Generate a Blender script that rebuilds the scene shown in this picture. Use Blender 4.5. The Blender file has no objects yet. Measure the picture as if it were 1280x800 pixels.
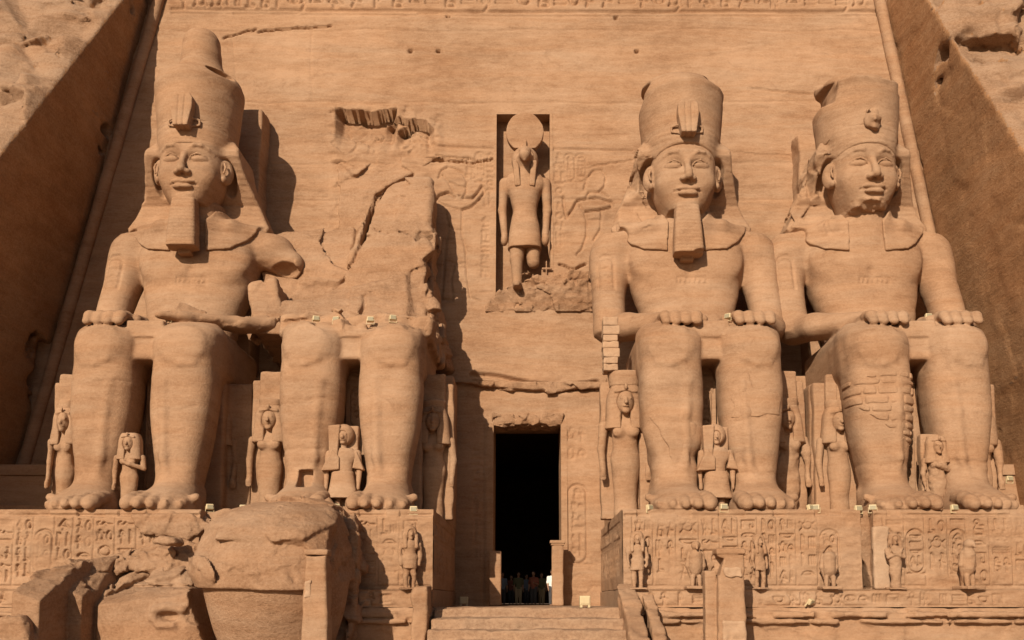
import bpy, math, random
import numpy as np
from mathutils import Vector, Matrix
R = math.radians
scene = bpy.context.scene
col = scene.collection

# ---------------------------------------------------------------- camera
FPX, TILT, CAMY, CAMZ = 1200.0, R(5.0), -46.0, 0.27
SHY = 350.0 - FPX*math.tan(TILT)
cam = bpy.data.cameras.new('camera'); camo = bpy.data.objects.new('camera', cam); col.objects.link(camo)
camo.location = (0, CAMY, CAMZ); camo.rotation_euler = (R(90)+TILT, 0, 0)
cam.sensor_width = 36.0; cam.lens = 36.0*FPX/1280.0
cam.shift_x = -20/1280.0; cam.shift_y = SHY/1280.0
cam.clip_end = 2000
scene.camera = camo

# ---------------------------------------------------------------- light
TAZ, EL = 0.37, R(26.0)               # sun from the left front, low
az = math.atan(TAZ)
sd = Vector((math.sin(az)*math.cos(EL), math.cos(az)*math.cos(EL), -math.sin(EL)))   # travel direction
world = bpy.data.worlds.new('World'); scene.world = world; world.use_nodes = True
nt = world.node_tree; bg = nt.nodes['Background']
sky = nt.nodes.new('ShaderNodeTexSky'); sky.sky_type = 'NISHITA'; sky.sun_disc = False
sky.sun_elevation = EL; sky.sun_rotation = math.atan2(-sd.x, -sd.y)
sky.dust_density = 2.5; sky.air_density = 1.0
nt.links.new(sky.outputs[0], bg.inputs[0]); bg.inputs[1].default_value = 0.05
sun = bpy.data.lights.new('sun', 'SUN'); sun.energy = 5.0; sun.angle = R(0.5); sun.color = (1.0, 0.83, 0.64)
suno = bpy.data.objects.new('sun', sun); col.objects.link(suno)
suno.rotation_euler = sd.to_track_quat('-Z', 'Y').to_euler()
scene.view_settings.view_transform = 'Standard'; scene.view_settings.look = 'None'
scene.view_settings.exposure = 0.18; scene.view_settings.gamma = 1.0

def at(px, py, Y):
    a = (px-660)/FPX; b = (400+SHY-py)/FPX
    dy = math.cos(TILT)-b*math.sin(TILT); dz = math.sin(TILT)+b*math.cos(TILT)
    k = (Y-CAMY)/dy
    return Vector((a*k, Y, CAMZ+dz*k))

# ---------------------------------------------------------------- materials
def N(nt, typ, **kw):
    n = nt.nodes.new(typ)
    for k, v in kw.items():
        if k.startswith('i_'):
            key = k[2:]; key = int(key) if key.isdigit() else key
            n.inputs[key].default_value = v
        else: setattr(n, k, v)
    return n
def stone(name, c_dark, c_mid, c_light, grain=1.0, strata=1.0, stripes=0.0, rough_bump=0.0, bscale=1.0, chisel=0.0):
    c_dark, c_mid, c_light = [tuple(q*.80 for q in c) for c in (c_dark, c_mid, c_light)]
    m = bpy.data.materials.new(name); m.use_nodes = True
    t = m.node_tree; L = t.links.new; b = t.nodes['Principled BSDF']
    b.inputs['Roughness'].default_value = 0.95
    b.inputs['Specular IOR Level'].default_value = 0.12
    g = N(t, 'ShaderNodeNewGeometry')
    def noise(scale, sc, detail=4.0, rough=0.55, dist=0.0):
        mp = N(t, 'ShaderNodeMapping'); mp.inputs['Scale'].default_value = sc
        L(g.outputs['Position'], mp.inputs['Vector'])
        n = N(t, 'ShaderNodeTexNoise'); n.inputs['Scale'].default_value = scale
        n.inputs['Detail'].default_value = detail; n.inputs['Roughness'].default_value = rough
        n.inputs['Distortion'].default_value = dist
        L(mp.outputs[0], n.inputs['Vector']); return n.outputs['Fac']
    st = noise(1.6, (0.16, 0.16, 1.0), 6, 0.68, 0.5)     # bedding layers
    st2 = noise(7.0, (0.18, 0.18, 1.0), 5, 0.7, 0.6)
    big = noise(0.22, (1, 1, 1.4), 4, 0.6)
    mid = noise(1.3, (1, 1, 1.3), 5, 0.62)
    fine = noise(9.0, (1, 1, 1.2), 6, 0.78)
    def math_(op, a, bb):
        n = N(t, 'ShaderNodeMath', operation=op)
        for i, v in enumerate((a, bb)):
            if isinstance(v, (int, float)): n.inputs[i].default_value = v
            else: L(v, n.inputs[i])
        return n.outputs[0]
    f = math_('MULTIPLY', st, 0.42*strata)
    f = math_('ADD', f, math_('MULTIPLY', st2, 0.34*strata))
    f = math_('ADD', f, math_('MULTIPLY', big, 0.55))
    f = math_('ADD', f, math_('MULTIPLY', mid, 0.30))
    f = math_('ADD', f, math_('MULTIPLY', fine, 0.50*grain))
    tot = 0.5*(0.76*strata+0.85+0.50*grain)
    mr = N(t, 'ShaderNodeMapRange'); mr.inputs['From Min'].default_value = tot-0.19; mr.inputs['From Max'].default_value = tot+0.19
    L(f, mr.inputs['Value'])
    cr = N(t, 'ShaderNodeValToRGB'); e = cr.color_ramp.elements
    e[0].position = 0.0; e[0].color = (*c_dark, 1); e[1].position = 1.0; e[1].color = (*c_light, 1)
    x = cr.color_ramp.elements.new(0.5); x.color = (*c_mid, 1)
    L(mr.outputs[0], cr.inputs[0])
    # thin pale veins / salt streaks along the bedding
    ve = noise(3.1, (0.16, 0.16, 1.5), 6, 0.7, 0.8)
    vr = N(t, 'ShaderNodeMapRange'); vr.inputs['From Min'].default_value = 0.66; vr.inputs['From Max'].default_value = 0.76
    L(ve, vr.inputs['Value'])
    mx = N(t, 'ShaderNodeMix', data_type='RGBA'); L(math_('MULTIPLY', vr.outputs[0], 0.6), mx.inputs['Factor'])
    L(cr.outputs[0], mx.inputs['A']); mx.inputs['B'].default_value = (c_light[0]*1.25, c_light[1]*1.3, c_light[2]*1.35, 1)
    da = noise(0.75, (1, 1, 1.8), 7, 0.72, 1.0)
    dr = N(t, 'ShaderNodeMapRange'); dr.inputs['From Min'].default_value = 0.56; dr.inputs['From Max'].default_value = 0.70
    L(da, dr.inputs['Value'])
    m2 = N(t, 'ShaderNodeMix', data_type='RGBA'); L(math_('MULTIPLY', dr.outputs[0], 0.38), m2.inputs['Factor'])
    L(mx.outputs['Result'], m2.inputs['A']); m2.inputs['B'].default_value = (c_dark[0]*.72, c_dark[1]*.70, c_dark[2]*.70, 1)
    # redder and greyer beds
    hb = noise(0.55, (0.22, 0.22, 1.6), 5, 0.65, 0.8)
    hr = N(t, 'ShaderNodeMapRange'); hr.inputs['From Min'].default_value = 0.36; hr.inputs['From Max'].default_value = 0.64
    L(hb, hr.inputs['Value'])
    m3 = N(t, 'ShaderNodeMix', data_type='RGBA'); L(hr.outputs[0], m3.inputs['Factor'])
    m3.inputs['A'].default_value = (1.02, 0.965, 0.92, 1); m3.inputs['B'].default_value = (0.985, 1.01, 1.04, 1)
    m4 = N(t, 'ShaderNodeMix', data_type='RGBA', blend_type='MULTIPLY'); m4.inputs['Factor'].default_value = 1.0
    L(m2.outputs['Result'], m4.inputs['A']); L(m3.outputs['Result'], m4.inputs['B'])
    L(m4.outputs['Result'], b.inputs['Base Color'])
    # bump
    h = math_('MULTIPLY', st2, 0.30*strata)
    h = math_('ADD', h, math_('MULTIPLY', mid, 0.40+rough_bump*2))
    h = math_('ADD', h, math_('MULTIPLY', fine, 0.62*grain))
    pit = N(t, 'ShaderNodeTexVoronoi'); pit.inputs['Scale'].default_value = 3.3
    mp = N(t, 'ShaderNodeMapping'); mp.inputs['Scale'].default_value = (1, 1, 2.2); L(g.outputs['Position'], mp.inputs['Vector']); L(mp.outputs[0], pit.inputs['Vector'])
    pr = N(t, 'ShaderNodeMapRange'); pr.inputs['From Min'].default_value = 0.0; pr.inputs['From Max'].default_value = 0.13
    L(pit.outputs['Distance'], pr.inputs['Value'])
    h = math_('ADD', h, math_('MULTIPLY', pr.outputs[0], 0.10*grain))
    if chisel:
        mp = N(t, 'ShaderNodeMapping'); mp.inputs['Rotation'].default_value = (R(-32), 0, 0); mp.inputs['Scale'].default_value = (1, .22, 1.6); L(g.outputs['Position'], mp.inputs['Vector'])
        w = N(t, 'ShaderNodeTexNoise'); w.inputs['Scale'].default_value = 2.2; w.inputs['Detail'].default_value = 7; w.inputs['Roughness'].default_value = .7
        L(mp.outputs[0], w.inputs['Vector'])
        h = math_('ADD', h, math_('MULTIPLY', w.outputs['Fac'], chisel*2.5))
    if stripes:
        w = N(t, 'ShaderNodeTexWave'); w.bands_direction = 'Z'; w.inputs['Scale'].default_value = stripes
        w.inputs['Distortion'].default_value = 0.35; w.inputs['Detail'].default_value = 1.0
        L(g.outputs['Position'], w.inputs['Vector'])
        h = math_('ADD', h, math_('MULTIPLY', w.outputs['Fac'], 0.16 if stripes < 1.5 else 0.14))
    bp = N(t, 'ShaderNodeBump'); bp.inputs['Strength'].default_value = 0.55; bp.inputs['Distance'].default_value = 0.11*bscale
    L(h, bp.inputs['Height']); L(bp.outputs[0], b.inputs['Normal'])
    return m
SD, SM, SL = (0.32, 0.185, 0.107), (0.42, 0.262, 0.160), (0.50, 0.325, 0.208)
M = {}
M['stone'] = stone('sandstone', SD, SM, SL)
M['wall'] = stone('sandstone_wall', SD, SM, SL, strata=1.25)
M['cloth'] = stone('sandstone_striped', SD, SM, SL, stripes=1.3)
M['beard'] = stone('sandstone_beard', SD, SM, SL, stripes=1.9)
M['rock'] = stone('sandstone_broken', (0.31, 0.178, 0.102), (0.41, 0.252, 0.153), (0.49, 0.315, 0.20), grain=1.6, rough_bump=0.5, bscale=1.4)
M['cliff'] = stone('sandstone_cliff', (0.30, 0.178, 0.105), (0.41, 0.262, 0.165), (0.48, 0.32, 0.21), grain=1.8, rough_bump=0.6, bscale=1.6)
M['cut'] = stone('sandstone_cut_wall', (0.33, 0.175, 0.085), (0.44, 0.245, 0.125), (0.54, 0.32, 0.175), grain=1.8, rough_bump=0.3, bscale=1.4, chisel=0.5)
M['pale'] = stone('sandstone_repair', (0.43, 0.285, 0.185), (0.50, 0.34, 0.225), (0.57, 0.41, 0.28), strata=0.4)
M['pave'] = stone('sandstone_paving', (0.32, 0.20, 0.127), (0.43, 0.285, 0.185), (0.50, 0.335, 0.22), grain=2.0, strata=0.3)
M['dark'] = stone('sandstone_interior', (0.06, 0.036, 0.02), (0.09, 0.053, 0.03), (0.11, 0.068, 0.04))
def plain(name, c, rough=0.6, metal=0.0, var=0.15):
    m = bpy.data.materials.new(name); m.use_nodes = True
    t = m.node_tree; b = t.nodes['Principled BSDF']
    n = N(t, 'ShaderNodeTexNoise'); n.inputs['Scale'].default_value = 14
    cr = N(t, 'ShaderNodeValToRGB'); e = cr.color_ramp.elements
    e[0].color = (*[v*(1-var) for v in c], 1); e[1].color = (*[min(1, v*(1+var)) for v in c], 1)
    g = N(t, 'ShaderNodeNewGeometry'); t.links.new(g.outputs['Position'], n.inputs['Vector'])
    t.links.new(n.outputs['Fac'], cr.inputs[0]); t.links.new(cr.outputs[0], b.inputs['Base Color'])
    b.inputs['Roughness'].default_value = rough; b.inputs['Metallic'].default_value = metal
    return m
M['cream'] = plain('lamp_cream_paint', (0.52, 0.42, 0.25), 0.55)
M['glass'] = plain('lamp_glass', (0.30, 0.27, 0.18), 0.25)
M['wood'] = plain('dark_wood', (0.05, 0.03, 0.02), 0.6)
M['skin'] = plain('skin', (0.30, 0.17, 0.11), 0.6)
M['hair'] = plain('dark_hair', (0.02, 0.015, 0.01), 0.7)
M['shirt_white'] = plain('white_cotton', (0.75, 0.75, 0.72), 0.8)
M['shirt_blue'] = plain('blue_grey_cotton', (0.12, 0.15, 0.20), 0.8)
M['shirt_red'] = plain('rust_cotton', (0.22, 0.07, 0.04), 0.8)
M['shirt_olive'] = plain('olive_cotton', (0.10, 0.10, 0.05), 0.8)
M['trouser'] = plain('dark_trousers', (0.05, 0.05, 0.055), 0.85)
M['khaki'] = plain('khaki_trousers', (0.30, 0.24, 0.15), 0.85)

# ---------------------------------------------------------------- objects
def tag(o, label=None, cat=None, group=None, kind=None):
    if label: o['label'] = label
    if cat: o['category'] = cat
    if group: o['group'] = group
    if kind: o['kind'] = kind
    return o
def thing(name, loc, label, cat, group=None, rz=0.0):
    o = bpy.data.objects.new(name, None); o.location = loc; o.rotation_euler[2] = rz; o.empty_display_size = 0.3
    col.objects.link(o); return tag(o, label, cat, group)
def mesh_obj(name, verts, faces, mat, parent=None, smooth=True, loc=None):
    """verts (n,3) array, faces (m,4)/(m,3) array or list of lists"""
    me = bpy.data.meshes.new(name)
    if isinstance(faces, np.ndarray):
        n = faces.shape[1]
        me.vertices.add(len(verts)); me.vertices.foreach_set('co', np.asarray(verts, np.float32).ravel())
        me.loops.add(faces.size); me.loops.foreach_set('vertex_index', faces.astype(np.int32).ravel())
        me.polygons.add(len(faces)); me.polygons.foreach_set('loop_start', np.arange(0, faces.size, n, dtype=np.int32))
        me.polygons.foreach_set('loop_total', np.full(len(faces), n, np.int32))
        me.update(calc_edges=True); me.validate()
    else:
        me.from_pydata([tuple(v) for v in verts], [], faces); me.update()
    if smooth: me.polygons.foreach_set('use_smooth', np.ones(len(me.polygons), bool))
    me.materials.append(mat)
    o = bpy.data.objects.new(name, me); col.objects.link(o)
    if parent: o.parent = parent
    if loc is not None: o.location = loc
    return o
def copy_tree(o, parent=None):
    c = o.copy(); col.objects.link(c); c.parent = parent
    for ch in list(o.children): copy_tree(ch, c)
    return c

# ---------------------------------------------------------------- volume sculpting
def smin(a, b, k):
    if k <= 0: return np.minimum(a, b)
    h = np.maximum(k-np.abs(a-b), 0)/k
    return np.minimum(a, b)-h*h*k*0.25
def lat(rng, ext, sc):
    return rng.random(tuple(int(math.ceil(e/s))+3 for e, s in zip(ext, sc))).astype(np.float32)*2-1
def up(A, axis, coords):
    i = np.floor(coords).astype(int); f = (coords-i).astype(np.float32); f = f*f*(3-2*f)
    sh = [1]*A.ndim; sh[axis] = len(coords); f = f.reshape(sh)
    return np.take(A, i, axis)*(1-f)+np.take(A, i+1, axis)*f
class Vol:
    def __init__(s, lo, hi, h):
        s.lo = np.array(lo, float); s.h = h
        s.n = np.ceil((np.array(hi, float)-s.lo)/h).astype(int)+1
        s.ax = [(s.lo[i]+h*np.arange(s.n[i])).astype(np.float32) for i in range(3)]
        s.D = np.full(tuple(s.n), 5.0, np.float32)
    def sl(s, lo, hi, pad):
        out = []
        for i in range(3):
            a = int(max(0, math.floor((lo[i]-pad-s.lo[i])/s.h))); b = int(min(s.n[i], math.ceil((hi[i]+pad-s.lo[i])/s.h)+1))
            if b <= a: return None
            out.append(slice(a, b))
        return tuple(out)
    def op(s, fn, lo, hi, k=0.0, mode='add'):
        r = s.sl(lo, hi, k+3*s.h)
        if r is None: return
        X = s.ax[0][r[0]][:, None, None]; Y = s.ax[1][r[1]][None, :, None]; Z = s.ax[2][r[2]][None, None, :]
        d = fn(X, Y, Z).astype(np.float32)
        if mode == 'add': s.D[r] = smin(s.D[r], d, k)
        elif mode == 'sub': s.D[r] = -smin(-s.D[r], d, k)
        else: s.D[r] = -smin(-s.D[r], -d, k)
    def ell(s, c, r, k=0.0, mode='add', rot=None):
        c = np.array(c, float); r = np.array(r, float); m = r if rot is None else np.full(3, r.max())
        Q = None if rot is None else np.array(Matrix.Rotation(rot[1], 3, rot[0]))
        def fn(X, Y, Z):
            p = [X-c[0], Y-c[1], Z-c[2]]
            if Q is not None: p = [Q[0][i]*p[0]+Q[1][i]*p[1]+Q[2][i]*p[2] for i in range(3)]
            k0 = np.sqrt((p[0]/r[0])**2+(p[1]/r[1])**2+(p[2]/r[2])**2)
            k1 = np.sqrt((p[0]/r[0]**2)**2+(p[1]/r[1]**2)**2+(p[2]/r[2]**2)**2)+1e-6
            return k0*(k0-1)/k1
        s.op(fn, c-m, c+m, k, mode)
    def cap(s, a, b, ra, rb, k=0.0, mode='add', sq=(1, 1, 1)):
        a = np.array(a, float); b = np.array(b, float); q = np.array(sq, float)
        m = max(ra, rb)*q.max()
        def fn(X, Y, Z):
            pa = [(X-a[0])/q[0], (Y-a[1])/q[1], (Z-a[2])/q[2]]; ba = (b-a)/q
            t = np.clip((pa[0]*ba[0]+pa[1]*ba[1]+pa[2]*ba[2])/(ba@ba+1e-9), 0, 1)
            return (np.sqrt((pa[0]-t*ba[0])**2+(pa[1]-t*ba[1])**2+(pa[2]-t*ba[2])**2)-(ra+(rb-ra)*t))*q.min()
        s.op(fn, np.minimum(a, b)-m, np.maximum(a, b)+m, k, mode)
    def tube(s, pts, r, k=0.0, mode='add', sq=(1, 1, 1)):
        rr = r if isinstance(r, (list, tuple)) else [r]*len(pts)
        for i in range(len(pts)-1): s.cap(pts[i], pts[i+1], rr[i], rr[i+1], k if i == 0 else max(k, 0.3*rr[i]), mode, sq)
    def box(s, c, e, k=0.0, mode='add', rnd=0.0, rz=0.0, rx=0.0, ry=0.0):
        c = np.array(c, float); e = np.array(e, float)
        Q = None
        if rz or rx or ry: Q = np.array(Matrix.Rotation(rz, 3, 'Z') @ Matrix.Rotation(ry, 3, 'Y') @ Matrix.Rotation(rx, 3, 'X'))
        m = e if Q is None else np.full(3, np.linalg.norm(e))
        def fn(X, Y, Z):
            p = [X-c[0], Y-c[1], Z-c[2]]
            if Q is not None: p = [Q[0][i]*p[0]+Q[1][i]*p[1]+Q[2][i]*p[2] for i in range(3)]
            q = [np.abs(p[i])-(e[i]-rnd) for i in range(3)]
            return np.sqrt(np.maximum(q[0], 0)**2+np.maximum(q[1], 0)**2+np.maximum(q[2], 0)**2)+np.minimum(np.maximum(np.maximum(q[0], q[1]), q[2]), 0)-rnd
        s.op(fn, c-m, c+m, k, mode)
    def loft(s, keys, k=0.0, mode='add', p=2.0):
        """keys: (z, cx, cy, rx, ry) rising in z; superellipse sections"""
        K = np.array(keys, float); z0, z1 = K[0, 0], K[-1, 0]
        zz = s.ax[2]
        def cub(j):   # smooth interpolation
            t = np.clip(zz, z0, z1); i = np.clip(np.searchsorted(K[:, 0], t)-1, 0, len(K)-2)
            a, b = K[i, 0], K[i+1, 0]; u = (t-a)/(b-a)
            sl = np.gradient(K[:, j], K[:, 0]); w = b-a
            return ((2*u**3-3*u**2+1)*K[i, j]+(u**3-2*u**2+u)*w*sl[i]+(-2*u**3+3*u**2)*K[i+1, j]+(u**3-u**2)*w*sl[i+1]).astype(np.float32)
        C = [cub(j) for j in (1, 2, 3, 4)]
        rm = K[:, 3:5].max()
        lo = (K[:, 1].min()-rm, K[:, 2].min()-rm, z0); hi = (K[:, 1].max()+rm, K[:, 2].max()+rm, z1)
        def fn(X, Y, Z):
            i0 = int(round((Z.ravel()[0]-s.ax[2][0])/s.h)); n = Z.size
            cx, cy, rx, ry = [c[i0:i0+n][None, None, :] for c in C]
            rx = np.maximum(rx, 0.02); ry = np.maximum(ry, 0.02)
            if p == 2.0: q = np.sqrt(((X-cx)/rx)**2+((Y-cy)/ry)**2)
            else: q = (np.abs((X-cx)/rx)**p+np.abs((Y-cy)/ry)**p)**(1/p)
            d = (q-1)*np.minimum(rx, ry)
            return np.maximum(d, np.maximum(z0-Z, Z-z1))
        s.op(fn, lo, hi, k, mode)
    def poly(s, pts, y0, y1, k=0.0, mode='add', slope=None, rnd=0.0):
        """polygon in x,z extruded along y; slope(X,Z) shifts the front y0"""
        P = np.array(pts, float)
        lo = (P[:, 0].min(), min(y0, y1)-(2.5 if slope else 0), P[:, 1].min()); hi = (P[:, 0].max(), y1, P[:, 1].max())
        def fn(X, Y, Z):
            x = X[:, 0, 0][:, None]; z = Z[0, 0, :][None, :]
            d = poly2(P, x, z)[:, None, :]
            f = y0 if slope is None else y0+slope(X, Z)
            dy = np.maximum(f-Y, Y-y1)
            if rnd: 
                a = d+rnd; b = dy+rnd
                return np.sqrt(np.maximum(a, 0)**2+np.maximum(b, 0)**2)+np.minimum(np.maximum(a, b), 0)-rnd
            return np.maximum(d, dy)+0*Y
        s.op(fn, lo, hi, k, mode)
    def cut(s, pt, n, k=0.0):
        """remove everything on the side n points to"""
        n = np.array(n, float); n /= np.linalg.norm(n); c = n@np.array(pt, float)
        s.op(lambda X, Y, Z: n[0]*X+n[1]*Y+n[2]*Z-c, s.lo, s.lo+s.n*s.h, k, 'int')
    def noise(s, amp, sc, seed, r=None, ridged=False):
        rng = np.random.default_rng(seed)
        if isinstance(sc, (int, float)): sc = (sc,)*3
        A = lat(rng, s.n*s.h, sc)
        for i in range(3): A = up(A, i, (s.ax[i]-s.ax[i][0])/sc[i]+0.37)
        if ridged: A = 1-2*np.abs(A)
        s.D += amp*A
    def facet(s, amp, size, seed, lo=None, hi=None, band=.6, tilt=.45):
        """break the surface into flat angular fracture planes"""
        rng = np.random.default_rng(seed)
        r = s.sl(lo, hi, 0) if lo is not None else (slice(None),)*3
        if r is None: return
        D = s.D[r]; m = np.abs(D) < band
        idx = np.argwhere(m)
        if len(idx) == 0: return
        P = np.stack([s.ax[i][r[i]][idx[:, i]] for i in range(3)], 1).astype(np.float32)
        mn, mx_ = P.min(0), P.max(0); g = [np.arange(mn[i]-size, mx_[i]+size, size) for i in range(3)]
        S = np.stack(np.meshgrid(*g, indexing='ij'), -1).reshape(-1, 3); S = (S+rng.uniform(-.45, .45, S.shape)*size).astype(np.float32)
        G_ = rng.normal(size=S.shape); G_ /= np.linalg.norm(G_, axis=1)[:, None]; G_ = G_.astype(np.float32)*tilt; c = rng.uniform(-.5, .5, len(S)).astype(np.float32)
        gi = np.floor((P-(mn-size))/size+.5).astype(int); n3 = [len(q) for q in g]
        best = np.full(len(P), 1e9, np.float32); bi = np.zeros(len(P), int)
        for dx in (-1, 0, 1):
            for dy in (-1, 0, 1):
                for dz in (-1, 0, 1):
                    q = [np.clip(gi[:, 0]+dx, 0, n3[0]-1), np.clip(gi[:, 1]+dy, 0, n3[1]-1), np.clip(gi[:, 2]+dz, 0, n3[2]-1)]
                    j = (q[0]*n3[1]+q[1])*n3[2]+q[2]
                    d = ((P-S[j])**2).sum(1); k = d < best; best[k] = d[k]; bi[k] = j[k]
        v = amp*(c[bi]+((P-S[bi])*G_[bi]).sum(1)/size*1.6)
        fall = np.clip((band-np.abs(D[m]))/(band*.4), 0, 1)
        w = np.ones(len(P), np.float32)
        if lo is not None:
            for i in range(3):
                A = s.ax[i][r[i]]; w *= np.clip(np.minimum(P[:, i]-A[0], A[-1]-P[:, i])/(.1*(A[-1]-A[0])), 0, 1)
        D[m] += v*fall*w; s.D[r] = D
    def zone_noise(s, lo, hi, amp, sc, seed):
        r = s.sl(lo, hi, 0)
        if r is None: return
        rng = np.random.default_rng(seed)
        if isinstance(sc, (int, float)): sc = (sc,)*3
        ax = [s.ax[i][r[i]] for i in range(3)]
        A = lat(rng, [a[-1]-a[0]+s.h for a in ax], sc)
        for i in range(3): A = up(A, i, (ax[i]-ax[i][0])/sc[i]+0.37)
        w = [np.clip(np.minimum(a-a[0], a[-1]-a)/(0.15*(a[-1]-a[0])), 0, 1) for a in ax]
        s.D[r] += amp*A*w[0][:, None, None]*w[1][None, :, None]*w[2][None, None, :]
    def score(s, pts, w, depth, y0=-99, y1=99, ax=(0, 2)):
        """cut a crack of fixed depth along a polyline given in two axes"""
        A = s.ax[ax[0]]; B = s.ax[ax[1]]
        a, b = A[:, None], B[None, :]
        d = None
        for (x0, z0), (x1, z1) in zip(pts[:-1], pts[1:]):
            ex, ez = x1-x0, z1-z0; t = np.clip(((a-x0)*ex+(b-z0)*ez)/(ex*ex+ez*ez+1e-9), 0, 1)
            q = (a-x0-ex*t)**2+(b-z0-ez*t)**2; d = q if d is None else np.minimum(d, q)
        g = depth*np.clip(1.4-np.sqrt(d)/w, 0, 1)
        ym = ((s.ax[1] > y0) & (s.ax[1] < y1)).astype(np.float32)
        if ax == (0, 2): s.D += (g[:, None, :]*ym[None, :, None]).astype(np.float32)
    def mesh(s, name, mat, parent=None, loc=None, smooth=True):
        D = s.D
        D[0], D[-1] = 5, 5; D[:, 0], D[:, -1] = 5, 5; D[:, :, 0], D[:, :, -1] = 5, 5
        I = D < 0
        a = I.astype(np.uint8)
        cnt = np.zeros(tuple(np.array(D.shape)-1), np.uint8)
        for i in (0, 1):
            for j in (0, 1):
                for k in (0, 1): cnt += a[i:D.shape[0]-1+i, j:D.shape[1]-1+j, k:D.shape[2]-1+k]
        act = (cnt > 0) & (cnt < 8)
        ci = np.argwhere(act)
        if len(ci) == 0: raise RuntimeError('empty volume '+name)
        idx = np.full(act.shape, -1, np.int32); idx[act] = np.arange(len(ci))
        P = np.zeros((len(ci), 3)); W = np.zeros(len(ci))
        cor = [(i, j, k) for i in (0, 1) for j in (0, 1) for k in (0, 1)]
        val = {c: D[ci[:, 0]+c[0], ci[:, 1]+c[1], ci[:, 2]+c[2]] for c in cor}
        for axx in range(3):
            for c in cor:
                if c[axx]: continue
                c2 = list(c); c2[axx] = 1; c2 = tuple(c2)
                v0, v1 = val[c], val[c2]; m = (v0 < 0) != (v1 < 0)
                t = v0[m]/(v0[m]-v1[m])
                q = np.tile(np.array(c, float), (m.sum(), 1)); q[:, axx] = t
                P[m] += q; W[m] += 1
        V = (P/W[:, None]+ci)*s.h+s.lo
        F = []
        for axx in range(3):
            b, c = (axx+1) % 3, (axx+2) % 3
            s0 = [slice(None)]*3; s1 = [slice(None)]*3; s0[axx] = slice(0, -1); s1[axx] = slice(1, None)
            A0, A1 = I[tuple(s0)], I[tuple(s1)]
            e = np.argwhere(A0 != A1)
            fl = A0[tuple(e.T)]
            ok = (e[:, b] > 0) & (e[:, c] > 0) & (e[:, b] < D.shape[b]-1) & (e[:, c] < D.shape[c]-1)
            e, fl = e[ok], fl[ok]
            def g(db, dc):
                q = e.copy(); q[:, b] += db; q[:, c] += dc; return idx[tuple(q.T)]
            quad = np.stack([g(-1, -1), g(0, -1), g(0, 0), g(-1, 0)], 1)
            quad[~fl] = quad[~fl][:, ::-1]
            F.append(quad)
        F = np.concatenate(F); F = F[(F >= 0).all(1)]
        return mesh_obj(name, V, F, mat, parent, smooth, loc)
def poly2(P, x, z):
    d = None; sgn = np.ones(np.broadcast(x, z).shape, bool)
    n = len(P)
    for i in range(n):
        a, b = P[i], P[(i+1) % n]; ex, ez = b-a
        wx, wz = x-a[0], z-a[1]
        t = np.clip((wx*ex+wz*ez)/(ex*ex+ez*ez+1e-12), 0, 1)
        q = (wx-ex*t)**2+(wz-ez*t)**2
        d = q if d is None else np.minimum(d, q)
        c = ((a[1] > z) != (b[1] > z))
        xi = a[0]+(z-a[1])*ex/(ez if abs(ez) > 1e-9 else 1e-9)
        sgn ^= c & (x < xi)
    return np.where(sgn, 1, -1).astype(np.float32)*np.sqrt(d)

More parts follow.
